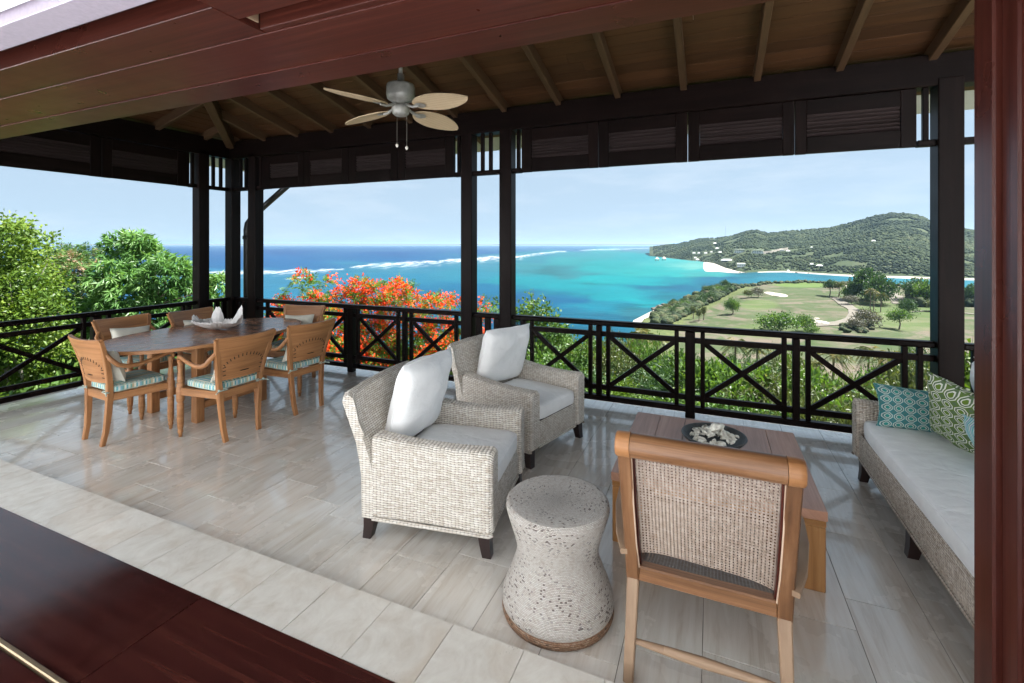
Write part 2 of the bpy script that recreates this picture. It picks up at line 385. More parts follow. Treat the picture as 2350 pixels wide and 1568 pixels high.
def lattice(name, ground, ring, mid, white=(.66, .68, .6), n_=9.5):
    n = NT(name); u = sep(n, n.uv()); U = n.math('MULTIPLY', u.outputs[0], n_ * 1.55); V = n.math('MULTIPLY', u.outputs[1], n_ * 1.9)
    fx = n.math('ABSOLUTE', n.math('SUBTRACT', n.math('FRACT', U), .5)); fy = n.math('ABSOLUTE', n.math('SUBTRACT', n.math('FRACT', V), .5))
    d = n.math('MAXIMUM', n.math('MAXIMUM', fx, fy), n.math('MULTIPLY', n.math('ADD', fx, fy), .74))
    c = n.ramp(d, [(0, mid), (.19, white), (.265, ring), (.375, white), (.45, ground)], 'CONSTANT')
    dia = n.math('ADD', n.math('SUBTRACT', .5, fx), n.math('SUBTRACT', .5, fy)); c = n.mix(n.math('LESS_THAN', dia, .2), c, ring)
    return n.done(n.pbr(c, .85, n.bump(n.noise(n.objc(), 9, 4), .3, .02), .15))
M['lat_green'] = lattice('green_lattice_fabric', (.115, .19, .045), (.105, .165, .085), (.12, .205, .03), n_=7.8)
M['lat_teal'] = lattice('teal_lattice_fabric', (.035, .20, .22), (.07, .20, .20), (.03, .25, .22), (.52, .60, .56), 9)
def cane():
    n = NT('cane_webbing'); u = sep(n, n.uv()); k = 1 / .0138
    fx = n.math('SUBTRACT', n.math('FRACT', n.math('MULTIPLY', u.outputs[0], k)), .5); fy = n.math('SUBTRACT', n.math('FRACT', n.math('MULTIPLY', u.outputs[1], k)), .5)
    r = n.math('SQRT', n.math('ADD', n.math('MULTIPLY', fx, fx), n.math('MULTIPLY', fy, fy)))
    hole = n.math('LESS_THAN', r, .235)
    dg = n.math('ABSOLUTE', n.math('SINE', n.math('MULTIPLY', n.math('ADD', u.outputs[0], u.outputs[1]), k * math.pi)))
    c = n.ramp(n.noise(n.uv(), 40, 3), [(.3, (.27, .20, .155)), (.7, (.42, .34, .285))])
    b = n.pbr(c, .5, n.bump(dg, .5, .002), .3); t = n.n('BsdfTransparent')
    return n.done(n.n('MixShader', i0=hole, i1=b.outputs[0], i2=t.outputs[0]))
M['cane'] = cane(); M['cord'] = simple('cane_cord', (.55, .40, .29), .6)
M['fanblade'] = stripes('woven_fan_blade', [(.42, .31, .19), (.50, .38, .25), (.46, .34, .215), (.52, .40, .27)], .03, 1)
M['shell'] = simple('sea_shell', (.84, .77, .68), .5, nscale=45, namp=.3); M['clam'] = simple('clam_shell', (.72, .70, .68), .6, nscale=18, namp=.14, bump=.25)
M['stonebowl'] = simple('grey_stone_bowl', (.055, .06, .06), .55, nscale=40, namp=.3, bump=.3)
M['tie'] = simple('fabric_tie', (.42, .52, .46), .85); M['slot'] = simple('fret_slot', (.02, .01, .006), .8)

def leafmat(name, stops, trans=.3, rough=.45, spec=.35):
    n = NT(name); a = n.attr('rv').outputs['Fac']; c = n.ramp(a, stops)
    b = n.pbr(c, rough, None, spec); t = n.n('BsdfTranslucent', i0=n.mix(1, c, (1.25, 1.2, .6), 'MULTIPLY'))
    return n.done(n.n('MixShader', i0=trans, i1=b.outputs[0], i2=t.outputs[0]))
M['leaf_mango'] = leafmat('mango_leaves', [(0, (0.0496, 0.1327, 0.0363)), (0.5, (0.1267, 0.2654, 0.0725)), (0.85, (0.2094, 0.3471, 0.1232)), (1, (0.3526, 0.4287, 0.232))], .42, .38, .4)
M['leaf_lime'] = leafmat('lime_leaves', [(0, (0.0512, 0.1073, 0.0163)), (0.5, (0.1194, 0.2012, 0.027)), (0.9, (0.2047, 0.2862, 0.0513)), (1, (0.29, 0.3488, 0.1082))], .4)
M['leaf_fine'] = leafmat('fine_leaves', [(0, (0.0351, 0.0994, 0.0234)), (0.55, (0.0819, 0.1638, 0.041)), (0.72, (0.1404, 0.1989, 0.0702)), (0.8, (0.2808, 0.1755, 0.117)), (1, (0.3861, 0.2574, 0.1638))], .3)
M['leaf_flam'] = leafmat('flamboyant_leaves', [(0, (0.0595, 0.136, 0.0102)), (0.6, (0.1275, 0.238, 0.0213)), (1, (0.204, 0.306, 0.0425))], .42)
M['flower'] = leafmat('flamboyant_flowers', [(0, (.55, .025, .006)), (.5, (.78, .075, .012)), (.85, (.84, .135, .02)), (1, (.85, .30, .08))], .35, .6)
M['leaf_bush'] = leafmat('bush_leaves', [(0, (0.029, 0.0762, 0.0132)), (0.5, (0.0704, 0.1439, 0.0265)), (0.9, (0.1325, 0.2201, 0.0463)), (1, (0.2318, 0.2708, 0.0994))], .38)
M['leaf_dark'] = leafmat('dark_bush_leaves', [(0, (0.018, 0.0495, 0.0144)), (0.6, (0.045, 0.099, 0.027)), (1, (0.099, 0.153, 0.0495))], .28)
M['leaf_olive'] = leafmat('olive_bush_leaves', [(0, (0.045, 0.0638, 0.0225)), (0.6, (0.0975, 0.1237, 0.045)), (0.9, (0.1425, 0.15, 0.0675)), (1, (0.21, 0.165, 0.105))], .3)
M['leaf_bright'] = leafmat('bright_bush_leaves', [(0, (0.0375, 0.0788, 0.0075)), (0.6, (0.09, 0.1575, 0.0135)), (1, (0.165, 0.2325, 0.0338))], .35)
M['leaf_palm'] = leafmat('palm_fronds', [(0, (0.035, 0.0595, 0.014)), (0.5, (0.084, 0.105, 0.028)), (0.8, (0.168, 0.154, 0.042)), (1, (0.266, 0.21, 0.07))], .3)
M['leaf_grey'] = leafmat('grey_twig_leaves', [(0, (0.063, 0.063, 0.049)), (0.6, (0.112, 0.112, 0.084)), (1, (0.154, 0.14, 0.112))], .2)
M['bark'] = simple('bark', (.16, .125, .095), .9, nscale=9, namp=.4, bump=.5); M['bark_pale'] = simple('pale_bark', (.34, .31, .26), .9, nscale=9, namp=.3, bump=.4)
def forest():
    n = NT('hill_forest'); a = n.attr('rv').outputs['Fac']; p = n.pos()
    f = n.math('ADD', n.math('MULTIPLY', a, .55), n.math('MULTIPLY', n.noise(p, .02, 4, .6), .5)); f = n.math('ADD', f, n.math('MULTIPLY', n.math('SUBTRACT', n.noise(p, .6, 4, .7), .5), .5))
    f = n.math('ADD', f, n.math('MULTIPLY', n.math('SUBTRACT', n.noise(p, .006, 5, .6, .5), .5), .9)); c = n.ramp(f, [(.22, (.017, .028, .016)), (.45, (.032, .047, .024)), (.66, (.054, .071, .032)), (.88, (.088, .084, .053))])
    return n.done(n.pbr(c, .9, n.bump(n.noise(p, 1.1, 4, .7), .8, 1.2), .1))
M['forest'] = forest()
def groundmat(name, cols, s1, s2):
    n = NT(name); p = n.pos(); f = n.math('ADD', n.math('MULTIPLY', n.noise(p, s1, 5, .6, .5), .65), n.math('MULTIPLY', n.noise(p, s2, 5, .65), .35))
    return n.done(n.pbr(n.ramp(f, cols), .95, n.bump(n.noise(p, s2 * 2, 4, .7), .5, .5), .08))
M['hill'] = groundmat('hill_soil', [(.3, (.022, .037, .02)), (.5, (.042, .057, .028)), (.66, (.075, .078, .045)), (.8, (.16, .14, .105))], .012, .07)
def golf():
    n = NT('golf_turf'); p = n.pos(); g = n.attr('green').outputs['Fac']; sc = n.attr('scrub').outputs['Fac']
    mv = n.mapping(p, (1, 1, 1), (0, 0, 0), (0, 0, -.5)); mv = n.mapping(mv, (.010, .035, 1))
    f = n.math('ADD', n.math('MULTIPLY', n.noise(mv, 1.0, 6, .65, .8), .75), n.math('MULTIPLY', n.noise(p, .22, 5, .7), .25))
    c = n.ramp(f, [(.36, (.036, .058, .022)), (.48, (.055, .068, .034)), (.55, (.092, .084, .06)), (.63, (.12, .094, .076)), (.74, (.066, .07, .038))])
    c = n.mix(g, c, (.07, .105, .032)); c = n.mix(sc, c, n.ramp(n.noise(p, .5, 5, .7), [(.3, (.035, .055, .02)), (.7, (.11, .12, .05))]))
    return n.done(n.pbr(c, .95, n.bump(n.noise(p, .8, 5, .7), .4, .3), .08))
M['golf'] = golf()
M['sand'] = groundmat('pale_sand', [(.3, (.28, .25, .21)), (.7, (.36, .335, .295))], .1, .8)
M['path'] = groundmat('cart_path', [(.3, (.12, .108, .09)), (.7, (.165, .152, .13))], .2, 1.5)
def seamat():
    n = NT('sea_water'); c = n.attr('col').outputs['Color']; fo = n.attr('foam').outputs['Fac']; wc = n.attr('cap').outputs['Fac']; p = n.pos()
    q = n.mapping(p, (1, 1, 1), (0, 0, 0), (0, 0, -YAW)); n1 = n.noise(n.mapping(q, (.045, .008, 1)), 1.0, 7, .72, .5)
    rip = n.noise(n.mapping(q, (.018, .012, 1)), 1.0, 8, .75, .3)
    pat = n.noise(n.mapping(p, (.004, .012, 1)), 1.0, 6, .6, 1.0)
    k = n.math('ADD', n.math('ADD', .47, n.math('MULTIPLY', pat, .52)), n.math('MULTIPLY', rip, .5)); c = n.mix(1, c, n.n('CombineColor', i0=k, i1=k, i2=k).outputs[0], 'MULTIPLY')
    fm = n.math('MULTIPLY', n.ramp(n1, [(.47, 0.0), (.60, 1.0)]), fo); fm = n.math('MINIMUM', n.math('ADD', fm, n.math('MULTIPLY', n.math('POWER', fo, 4.0), .2)), 1.0)
    n2 = n.noise(n.mapping(q, (.035, .012, 1)), 1.0, 6, .72, .3)
    cap = n.math('MULTIPLY', n.ramp(n2, [(.66, 0.0), (.72, 1.0)]), wc)
    f = n.math('MAXIMUM', fm, cap); c = n.mix(f, c, (.34, .36, .365))
    wv = n.noise(n.mapping(p, (.05, .16, 1), (0, 0, 0), (0, 0, -.3)), 1.0, 5, .65)
    return n.done(n.pbr(c, n.math('ADD', .45, n.math('MULTIPLY', f, .5)), n.bump(wv, .55, 3.0), .04))
M['sea'] = seamat()

# ------------------------------------------------------------------ sea, ground, far hill
HAZE = 4e-5; SEA = -53.0; HS = EYE - SEA
def seaZ(py): return HS * FOC / (py - PHY)
def interp(x, pts): return np.interp(x, [p[0] for p in pts], [p[1] for p in pts])
def smooth01(t): t = np.clip(t, 0, 1); return t * t * (3 - 2 * t)
def vnoise(x, y, seed=0):                      # value noise, vectorised
    def hsh(i, j):
        v = np.sin(i * 127.1 + j * 311.7 + seed * 74.7) * 43758.5453; return v - np.floor(v)
    i = np.floor(x); j = np.floor(y); fx = x - i; fy = y - j; fx = fx * fx * (3 - 2 * fx); fy = fy * fy * (3 - 2 * fy)
    return (hsh(i, j) * (1 - fx) + hsh(i + 1, j) * fx) * (1 - fy) + (hsh(i, j + 1) * (1 - fx) + hsh(i + 1, j + 1) * fx) * fy
def fbm(x, y, o=4, seed=0):
    s = 0; a = .5
    for k in range(o): s = s + a * vnoise(x * 2 ** k, y * 2 ** k, seed + k); a *= .5
    return s
fwx, fwy, rtx, rty = FW.x, FW.y, RT.x, RT.y
# water colours by depth of the water: (column, row) of the photograph -> colour seen there
SEAK = 0.225
wat = [(620, 566, (62, 122, 178)), (620, 580, (36, 100, 166)), (620, 600, (40, 116, 178)), (620, 640, (58, 146, 184)), (620, 690, (50, 146, 186)),
       (900, 566, (66, 126, 180)), (900, 580, (38, 104, 168)), (900, 595, (42, 120, 180)), (900, 615, (62, 150, 182)), (900, 640, (40, 146, 184)), (900, 670, (24, 122, 172)), (900, 720, (24, 112, 160)),
       (0, 575, (44, 112, 176)), (0, 700, (44, 112, 170)), (300, 580, (42, 110, 172)), (300, 700, (46, 120, 170)),
       (1110, 566, (66, 126, 178)), (1110, 580, (44, 112, 172)), (1110, 605, (66, 152, 178)), (1110, 630, (48, 152, 180)), (1110, 660, (22, 128, 174)), (1110, 700, (24, 108, 158)),
       (1200, 567, (66, 128, 178)), (1200, 595, (56, 152, 172)), (1200, 612, (64, 160, 172)), (1200, 640, (24, 166, 180)), (1200, 690, (20, 106, 158)), (1200, 730, (22, 108, 156)),
       (1300, 566, (72, 134, 180)), (1300, 582, (60, 162, 176)), (1300, 600, (54, 172, 178)), (1300, 628, (56, 150, 162)), (1300, 650, (10, 172, 184)), (1300, 690, (14, 118, 166)), (1300, 735, (20, 124, 160)),
       (1400, 567, (90, 150, 178)), (1400, 580, (60, 172, 180)), (1400, 610, (34, 180, 184)), (1400, 640, (2, 184, 190)), (1400, 675, (4, 176, 190)), (1400, 700, (16, 150, 178)), (1400, 730, (26, 126, 158)),
       (1480, 566, (96, 152, 176)), (1480, 590, (34, 178, 186)), (1480, 625, (40, 190, 190)), (1480, 650, (2, 178, 188)), (1480, 690, (18, 172, 188)), (1480, 715, (48, 138, 158)), (1450, 690, (12, 186, 196)),
       (1550, 600, (80, 206, 204)), (1550, 630, (40, 196, 196)), (1550, 650, (16, 160, 176)), (1560, 660, (26, 124, 160)), (1500, 660, (18, 130, 164)), (1550, 690, (34, 142, 166)),
       (1610, 612, (130, 218, 208)), (1620, 630, (70, 190, 190)), (1650, 645, (26, 132, 168)), (1720, 632, (40, 146, 170)), (1800, 632, (46, 150, 176)), (1950, 645, (44, 152, 180)), (2150, 652, (58, 168, 192)), (2300, 655, (58, 168, 192))]
def build_sea():
    cols = np.concatenate([np.linspace(-2600, -250, 30), np.linspace(-200, 2400, 420), np.linspace(2450, 5200, 30)])
    rows = np.concatenate([[PHY + 1.6], np.linspace(PHY + 2.1, PHY + 60, 120), np.linspace(PHY + 61, PHY + 190, 110), np.linspace(PHY + 200, PHY + 420, 20)])
    PX, PY = np.meshgrid(cols, rows); Z = HS * FOC / (PY - PHY); L = (PX - PCX) / FOC * Z
    V = np.stack([fwx * Z + rtx * L, fwy * Z + rty * L, np.full_like(Z, SEA)], -1)
    wx = fbm(PX / 60, PY / 9, 4, 3) - .47; wy = fbm(PX / 60, PY / 9, 4, 9) - .47
    qx = PX + wx * 110; qy = PY + wy * 26
    num = np.zeros((*PX.shape, 3)); den = np.zeros(PX.shape)
    for (x, y, c) in wat:
        d2 = ((qx - x) / 60) ** 2 + ((qy - y) / 11) ** 2 + .05; w = 1 / d2 ** 2
        num += w[..., None] * np.array(lin(c)); den += w
    colr = num / den[..., None] * SEAK
    # dark shallow reef patches inside the lagoon
    dk = np.clip((fbm(PX / 90, PY / 7, 4, 21) - .52) * 5, 0, 1) * smooth01((PX - 1100) / 150) * smooth01((PY - 600) / 15)
    colr *= (1 - .28 * dk)[..., None]
    foam = np.zeros(PX.shape)
    def line(pts, th, amp=1):
        nonlocal foam
        xs = [p[0] for p in pts]; y = np.interp(PX, xs, [p[1] for p in pts]); y = y + (fbm(PX / 40, PX * 0 + amp, 3, 5) - .47) * 5
        t = np.interp(PX, xs, th) * (.45 + 1.1 * fbm(PX / 22, PY * 0 + 2, 3, 8)); d = PY - y
        m = np.exp(-(np.where(d > 0, d / (t * 1.6), d / (t * .55))) ** 2) * amp * ((PX > xs[0]) & (PX < xs[-1]))
        foam = np.maximum(foam, m)
    line([(-300, 628), (300, 627), (560, 625), (640, 622), (790, 617)], [3, 3, 5, 5, 2])
    line([(800, 614), (850, 608), (960, 602), (1055, 597), (1130, 592), (1190, 588), (1240, 580.5), (1300, 576)], [1.4, 5, 6, 5, 4.6, 4.6, 3, 1])
    line([(655, 640), (680, 638), (730, 636)], [1, 2.4, 1], .9); line([(1100, 594), (1180, 589), (1230, 586)], [1, 3, 1], 1)
    line([(1330, 574.5), (1370, 573.8), (1450, 573)], [.6, 1.5, .6], .9); line([(1400, 571), (1480, 570.2), (1560, 570)], [.5, 1.2, .5], .8)
    line([(830, 617), (900, 612), (940, 610)], [1, 2, 1], .55)
    cap = smooth01((interp(PX, [(0, 620), (850, 600), (1300, 574)]) - PY) / 6) * smooth01((PY - 568) / 12)
    A = np.concatenate([colr, np.ones((*PX.shape, 1))], -1).reshape(-1, 4)
    nr, nc = PX.shape; i = np.arange(nr - 1)[:, None] * nc + np.arange(nc - 1)[None]
    F = np.stack([i, i + nc, i + nc + 1, i + 1], -1).reshape(-1, 4)
    me = nmesh('sea', V.reshape(-1, 3), F, {'foam': foam.ravel(), 'cap': cap.ravel()}, True, {'col': A})
    return link('sea', me, M['sea'], kind='structure', label='turquoise and deep blue sea with a white line of surf on the reef')
build_sea()

# ground of the home hill and the golf headland, as a function of distance and bearing
def bearing(px): return math.degrees(math.atan((px - PCX) / FOC))
COAST = [(-180, 900), (-100, 500), (-70, 260), (-40, 190), (0, 180), (9, 190), (13, 230), (15.2, 300), (16.6, 362), (18, 400), (21, 445), (25, 520), (30, 590), (36, 610), (42, 570), (48, 520), (60, 450), (80, 700), (180, 900)]
BASE = [(0, -3), (6, -3), (10, -3.4), (15, -4.6), (20, -6.2), (30, -10), (40, -14), (60, -21.5), (80, -28), (120, -37), (160, -41), (250, -42.2), (350, -40.5), (430, -36.8), (520, -36.5), (900, -30)]
def ground_h(x, y):
    x = np.asarray(x, float); y = np.asarray(y, float); r = np.hypot(x, y); ph = np.degrees(np.arctan2(x * rtx + y * rty, x * fwx + y * fwy))
    rc = interp(ph, COAST) + (fbm(ph / 2.2, ph * 0 + 3, 3, 4) - .47) * 16
    b = interp(r, BASE); side = smooth01((np.abs(ph) - 60) / 40); b = b * (1 - side) + np.maximum(b, -6) * side
    b = b + (fbm(x / 35, y / 35, 3, 2) - .47) * np.clip(r / 40, 0, 4.5)
    lip = interp(ph, [(14, 0), (18, -6), (22, -3.2), (26, 0), (90, 0)])
    b = b + lip * smooth01((r - 250) / 120)
    return SEA - 1.5 + (b - SEA + 1.5) * smooth01((rc - r) / 42) ** .7
GZ_ = np.geomspace(9, 700, 900)
def gpt(px, py, lift=0.0):                   # where a sight line meets the ground
    d = FW + RT * ((px - PCX) / FOC) + Vector((0, 0, (PHY - py) / FOC)); X = d.x * GZ_; Y = d.y * GZ_; h = ground_h(X, Y); hit = EYE + d.z * GZ_ <= h
    if not hit.any(): return None
    k = int(np.argmax(hit)); return Vector((X[k], Y[k], float(h[k]) + lift))
def proj(x, y, z):
    Z = x * fwx + y * fwy; L = x * rtx + y * rty; return PCX + FOC * L / Z, PHY - FOC * (z - EYE) / Z, Z
def build_ground():
    ph = np.radians(np.concatenate([np.arange(-180, -60, 6), np.arange(-60, 10, 1.5), np.arange(10, 52, .3), np.arange(52, 180.1, 6)]))
    r = np.concatenate([[.5, 3, 6, 8], np.geomspace(10, 240, 60), np.linspace(244, 560, 90), np.linspace(600, 1000, 8)])
    PH, R = np.meshgrid(ph, r); X = R * (np.cos(PH) * fwx + np.sin(PH) * rtx); Y = R * (np.cos(PH) * fwy + np.sin(PH) * rty); Zz = ground_h(X, Y)
    px, py, dz = proj(X, Y, Zz); ok = dz > 10
    def ell(cx, cy, rx, ry): return np.where(ok, smooth01((1.15 - np.hypot((px - cx) / rx, (py - cy) / ry)) / .3), 0)
    green = np.maximum.reduce([ell(1850, 654, 75, 6), .45 * ell(2080, 730, 130, 30), .5 * ell(1740, 700, 45, 12), .3 * ell(1780, 760, 120, 18), .35 * ell(2000, 700, 60, 30)])
    scrub = np.where(ok, np.maximum.reduce([smooth01((150 - R) / 40), 1 - smooth01((px - interp(py, [(640, 1700), (655, 1720), (690, 1650), (740, 1560), (760, 1540)])) / 25), smooth01((px - 2090) / 30) * smooth01((705 - py) / 10), smooth01((648 - py) / 3)]), 1)
    nr, nc = PH.shape; i = np.arange(nr - 1)[:, None] * nc + np.arange(nc - 1)[None]
    F = np.stack([i, i + nc, i + nc + 1, i + 1], -1).reshape(-1, 4)
    me = nmesh('ground', np.stack([X, Y, Zz], -1).reshape(-1, 3), F[:, ::-1], {'green': green.ravel(), 'scrub': scrub.ravel()}, True)
    link('ground', me, M['golf'], kind='structure', label='wooded slope running down to a dry golf headland')
build_ground()
def patch(name, outline, mat, lift, label, n=9):      # a sheet draped on the ground inside an outline
    c = np.mean(np.array(outline, float), 0); mb = MB(); m = len(outline); rings = []
    for k in range(n + 1):
        t = k / n
        for (x, y) in outline: 
            p = gpt(c[0] + (x - c[0]) * t, c[1] + (y - c[1]) * t); p.z += lift * (1 if k < n else .2); rings.append(p)
    fs = []; 
    for k in range(n):
        for i in range(m): fs.append((k * m + i, k * m + (i + 1) % m, (k + 1) * m + (i + 1) % m, (k + 1) * m + i)[::-1])
    mb.add(rings, fs, [[(0, 0)] * 4] * len(fs), True); return mb.build(name, mat, kind='structure', label=label)
def blob_outline(cx, cy, rx, ry, n=22, seed=0, skew=0):
    r = random.Random(seed); ph = [r.random() * 6.28 for _ in range(3)]; o = []
    for i in range(n):
        a = 2 * math.pi * i / n; k = 1 + .16 * math.sin(2 * a + ph[0]) + .1 * math.sin(3 * a + ph[1]); x = rx * k * math.cos(a); y = ry * k * math.sin(a)
        o.append((cx + x, cy + y + skew * x))
    return o
patch('sand_bunker', blob_outline(1780, 677, 24, 4.5, seed=3, skew=.14), M['sand'], .5, 'pale sand bunker on the left edge of the dry fairway')
patch('sand_bunker', blob_outline(1943, 659, 13, 2.6, seed=5), M['sand'], .5, 'small pale sand bunker beside the green among trees')
patch('sand_bunker', blob_outline(1882, 741, 20, 4, seed=8, skew=.1), M['sand'], .4, 'pale sand bunker in the bend of the cart path')
patch('sand_bunker', blob_outline(1868, 733, 11, 2.2, seed=9), M['sand'], .4, 'smallest pale sand bunker beside the bend of the cart path')
def ribbon(name, pts, wpx, mat, lift, label):
    pts = [Vector(p) for p in pts]; fine = []
    for i in range(len(pts) - 1):
        for k in range(6): fine.append(pts[i].lerp(pts[i + 1], k / 6))
    fine.append(pts[-1]); g = [gpt(p.x, p.y) for p in fine]; vs = []
    for i, p in enumerate(g):
        t = (g[min(i + 1, len(g) - 1)] - g[max(i - 1, 0)]); t.z = 0; s = Vector((-t.y, t.x, 0)).normalized()
        w = wpx / 2
        for q in (-1, -.35, .35, 1):
            v = p + s * w * q; v.z = float(ground_h(v.x, v.y)) + lift; vs.append(v)
    fs = [(i * 4 + k, (i + 1) * 4 + k, (i + 1) * 4 + k + 1, i * 4 + k + 1)[::-1] for i in range(len(g) - 1) for k in range(3)]
    mb = MB(); mb.add(vs, fs, [[(0, 0)] * 4] * len(fs), True); return mb.build(name, mat, kind='structure', label=label)
ribbon('cart_path', [(1862, 748), (1900, 746), (1935, 741), (1955, 733), (1962, 723), (1960, 713), (1945, 704), (1932, 696), (1922, 688), (1912, 684)], 6.5, M['path'], .35, 'winding pale cart path across the golf headland')
ribbon('cart_path', [(2040, 672), (2052, 680), (2062, 690), (2068, 700)], 9, M['path'], .35, 'short pale track behind the tall headland trees')
ribbon('cart_path', [(2085, 717), (2120, 715), (2160, 716), (2240, 722)], 4, M['path'], .35, 'thin pale track on the far right of the golf turf')

# far hill across the bay
SKY_ = [(1490, 566), (1520, 564), (1558, 559), (1607, 548), (1639, 547), (1680, 542), (1710, 532), (1734, 528), (1758, 536), (1815, 531), (1855, 528), (1909, 523), (1963, 509), (2012, 496), (2044, 490.5), (2085, 492), (2115, 499), (2136, 511), (2220, 527), (2300, 540), (2500, 520), (2800, 500)]
SHORE = [(1490, 588), (1520, 591), (1572, 597), (1605, 600), (1640, 607), (1665, 618), (1690, 624), (1712, 626.5), (1747, 625), (1801, 624.6), (1855, 628), (1923, 633), (1990, 636), (2071, 638.6), (2136, 641), (2240, 643), (2500, 648), (2800, 655)]
RIDGE = [(1490, 2700), (1640, 2350), (1734, 1900), (1855, 1750), (1963, 1560), (2044, 1450), (2136, 1350), (2300, 1250), (2800, 1200)]
def hill_pt(px, t):                           # t 0 at the shore, 1 on the ridge, beyond 1 down the back
    Zs = HS * FOC / (interp(px, SHORE) - PHY); Zr = np.maximum(interp(px, RIDGE), Zs * 1.25); hr = EYE + (PHY - interp(px, SKY_)) / FOC * Zr
    Z = Zs + (Zr - Zs) * t
    g = np.where(t <= 1, .04 + .96 * np.clip(t, 0, 1) ** .92, 1 - (t - 1) * .6)
    L = (px - PCX) / FOC * Z; x = fwx * Z + rtx * L; y = fwy * Z + rty * L
    bump = (fbm(x / 170, y / 170, 4, 6) - .47) * 34 * np.clip(t * 3, 0, 1) * np.clip((1 - t) * 4, 0, 1)
    z = SEA - .6 + (hr - SEA) * g * np.clip(t * 12, 0, 1) ** .3 + bump * .6
    return x, y, z
def build_hill():
    px = np.concatenate([np.arange(1490, 2260, 4), np.arange(2270, 2810, 30)]); t = np.concatenate([np.linspace(-.02, .1, 8), np.linspace(.13, 1, 55), np.linspace(1.05, 1.6, 8)])
    PX, T = np.meshgrid(px, t); x, y, z = hill_pt(PX, T); z = np.where(T < 0, SEA - 3, z)
    nr, nc = PX.shape; i = np.arange(nr - 1)[:, None] * nc + np.arange(nc - 1)[None]
    F = np.stack([i, i + 1, i + nc + 1, i + nc], -1).reshape(-1, 4)
    link('far_hill', nmesh('far_hill', np.stack([x, y, z], -1).reshape(-1, 3), F, None, True), M['hill'], kind='structure', label='scrub covered hill across the turquoise bay')
build_hill()
def hill_hit(px, py):
    t = np.linspace(.005, 1, 1500); x, y, z = hill_pt(np.full_like(t, px), t); _, yy, _ = proj(x, y, z)
    k = int(np.argmax(yy <= py)) if (yy <= py).any() else int(np.argmin(yy)); return Vector((x[k], y[k], z[k]))
def beach(name, pts, label):                  # (column, width in metres)
    vs = []
    for px, w in pts:
        Zs = HS * FOC / (float(interp(px, SHORE)) - PHY)
        for k, zz in ((-.25, -1.0), (.0, .15), (.5, .7), (1, 1.3)):
            Z = Zs - 4 + w * k if k >= 0 else Zs - 4 - 12; v = W(px, Z, 0)
            x, y = v.x, v.y; Zr = max(float(interp(px, RIDGE)), Zs * 1.25); hz = float(hill_pt(np.array([px]), np.array([max((Z - Zs) / (Zr - Zs), 0.0)]))[2][0])
            v.z = max(SEA + zz, hz + .5 if k > 0 else SEA + zz); vs.append(v)
    n = len(pts); fs = [(i * 4 + k, (i + 1) * 4 + k, (i + 1) * 4 + k + 1, i * 4 + k + 1) for i in range(n - 1) for k in range(3)]
    mb = MB(); mb.add(vs, fs, [[(0, 0)] * 4] * len(fs), True); mb.build(name, M['sand'], kind='structure', label=label)
def spit():
    out = [(410, 474), (450, 474), (500, 476), (548, 480), (566, 498), (556, 520), (548, 535), (600, 531), (660, 530), (715, 538), (748, 552), (764, 570), (700, 577), (620, 574), (540, 566), (470, 566), (420, 562), (404, 540), (403, 505)]
    o = [((1660 + x / 3.357) * .9063, (520 + y / 3.357) * .9063) for x, y in out]; vs = [P(x, y, SEA + .25) for x, y in o]; c = sum(vs, Vector()) / len(vs); n = len(vs)
    inn = [v.lerp(c, .35) + Vector((0, 0, 1.3)) for v in vs]; ix = n * 2; fs = [(i, (i + 1) % n, n + (i + 1) % n, n + i)[::-1] for i in range(n)] + [(n + i, n + (i + 1) % n, ix)[::-1] for i in range(n)]
    MB().add(vs + inn + [c + Vector((0, 0, 1.6))], fs, [[(0, 0)] * len(f) for f in fs], True).build('beach', M['sand'], kind='structure', label='white sand spit below the far villas')
spit()
beach('beach', [(1738, 2), (1760, 5), (1800, 8), (1840, 8), (1880, 7), (1930, 8), (1980, 7), (2030, 7), (2080, 8), (2140, 8), (2240, 9), (2400, 9)], 'long thin white beach at the foot of the far hill')
nb = MB(); bp = [P(x, y, SEA + z) for x, y, z in ((1440, 742, -.3), (1462, 731, .2), (1485, 719, .2), (1506, 709, .2), (1518, 708, -.1))]; bq = [P(x, y, SEA + 1.6) + Vector((6, 0, 0)) for x, y in ((1480, 742), (1498, 728), (1512, 719), (1520, 712), (1524, 709))]
nb.add(bp + bq, [(i, i + 1, i + 6, i + 5)[::-1] for i in range(4)], [[(0, 0)] * 4] * 4, True); nb.build('beach', M['sand'], kind='structure', label='small white cove beach below the headland scrub')

# icosphere clumps for far woodland
def ico(sub):
    import bmesh
    b = bmesh.new(); bmesh.ops.create_icosphere(b, subdivisions=sub, radius=1); b.verts.ensure_lookup_table()
    V = np.array([v.co[:] for v in b.verts]); F = np.array([[v.index for v in f.verts] for f in b.faces]); b.free(); return V, F
def clumps(name, pts, rad, mat, sub=2, squash=.75, rough=.35, rv=None):
    V0, F0 = ico(sub); n = len(pts); pts = np.asarray(pts); rad = np.asarray(rad); nv = len(V0)
    jit = 1 + (RNG.random((n, nv)) - .5) * 2 * rough
    sc = np.stack([np.ones(n), np.ones(n), np.full(n, squash)], -1) * (1 + (RNG.random((n, 3)) - .5) * .4)
    V = V0[None] * jit[..., None] * sc[:, None] * rad[:, None, None] + pts[:, None]
    F = F0[None] + (np.arange(n) * nv)[:, None, None]
    if rv is None: rv = RNG.random(n)
    return nmesh(name, V.reshape(-1, 3), F.reshape(-1, 3), {'rv': np.repeat(rv, nv) + (RNG.random(n * nv) - .5) * .25}, True)
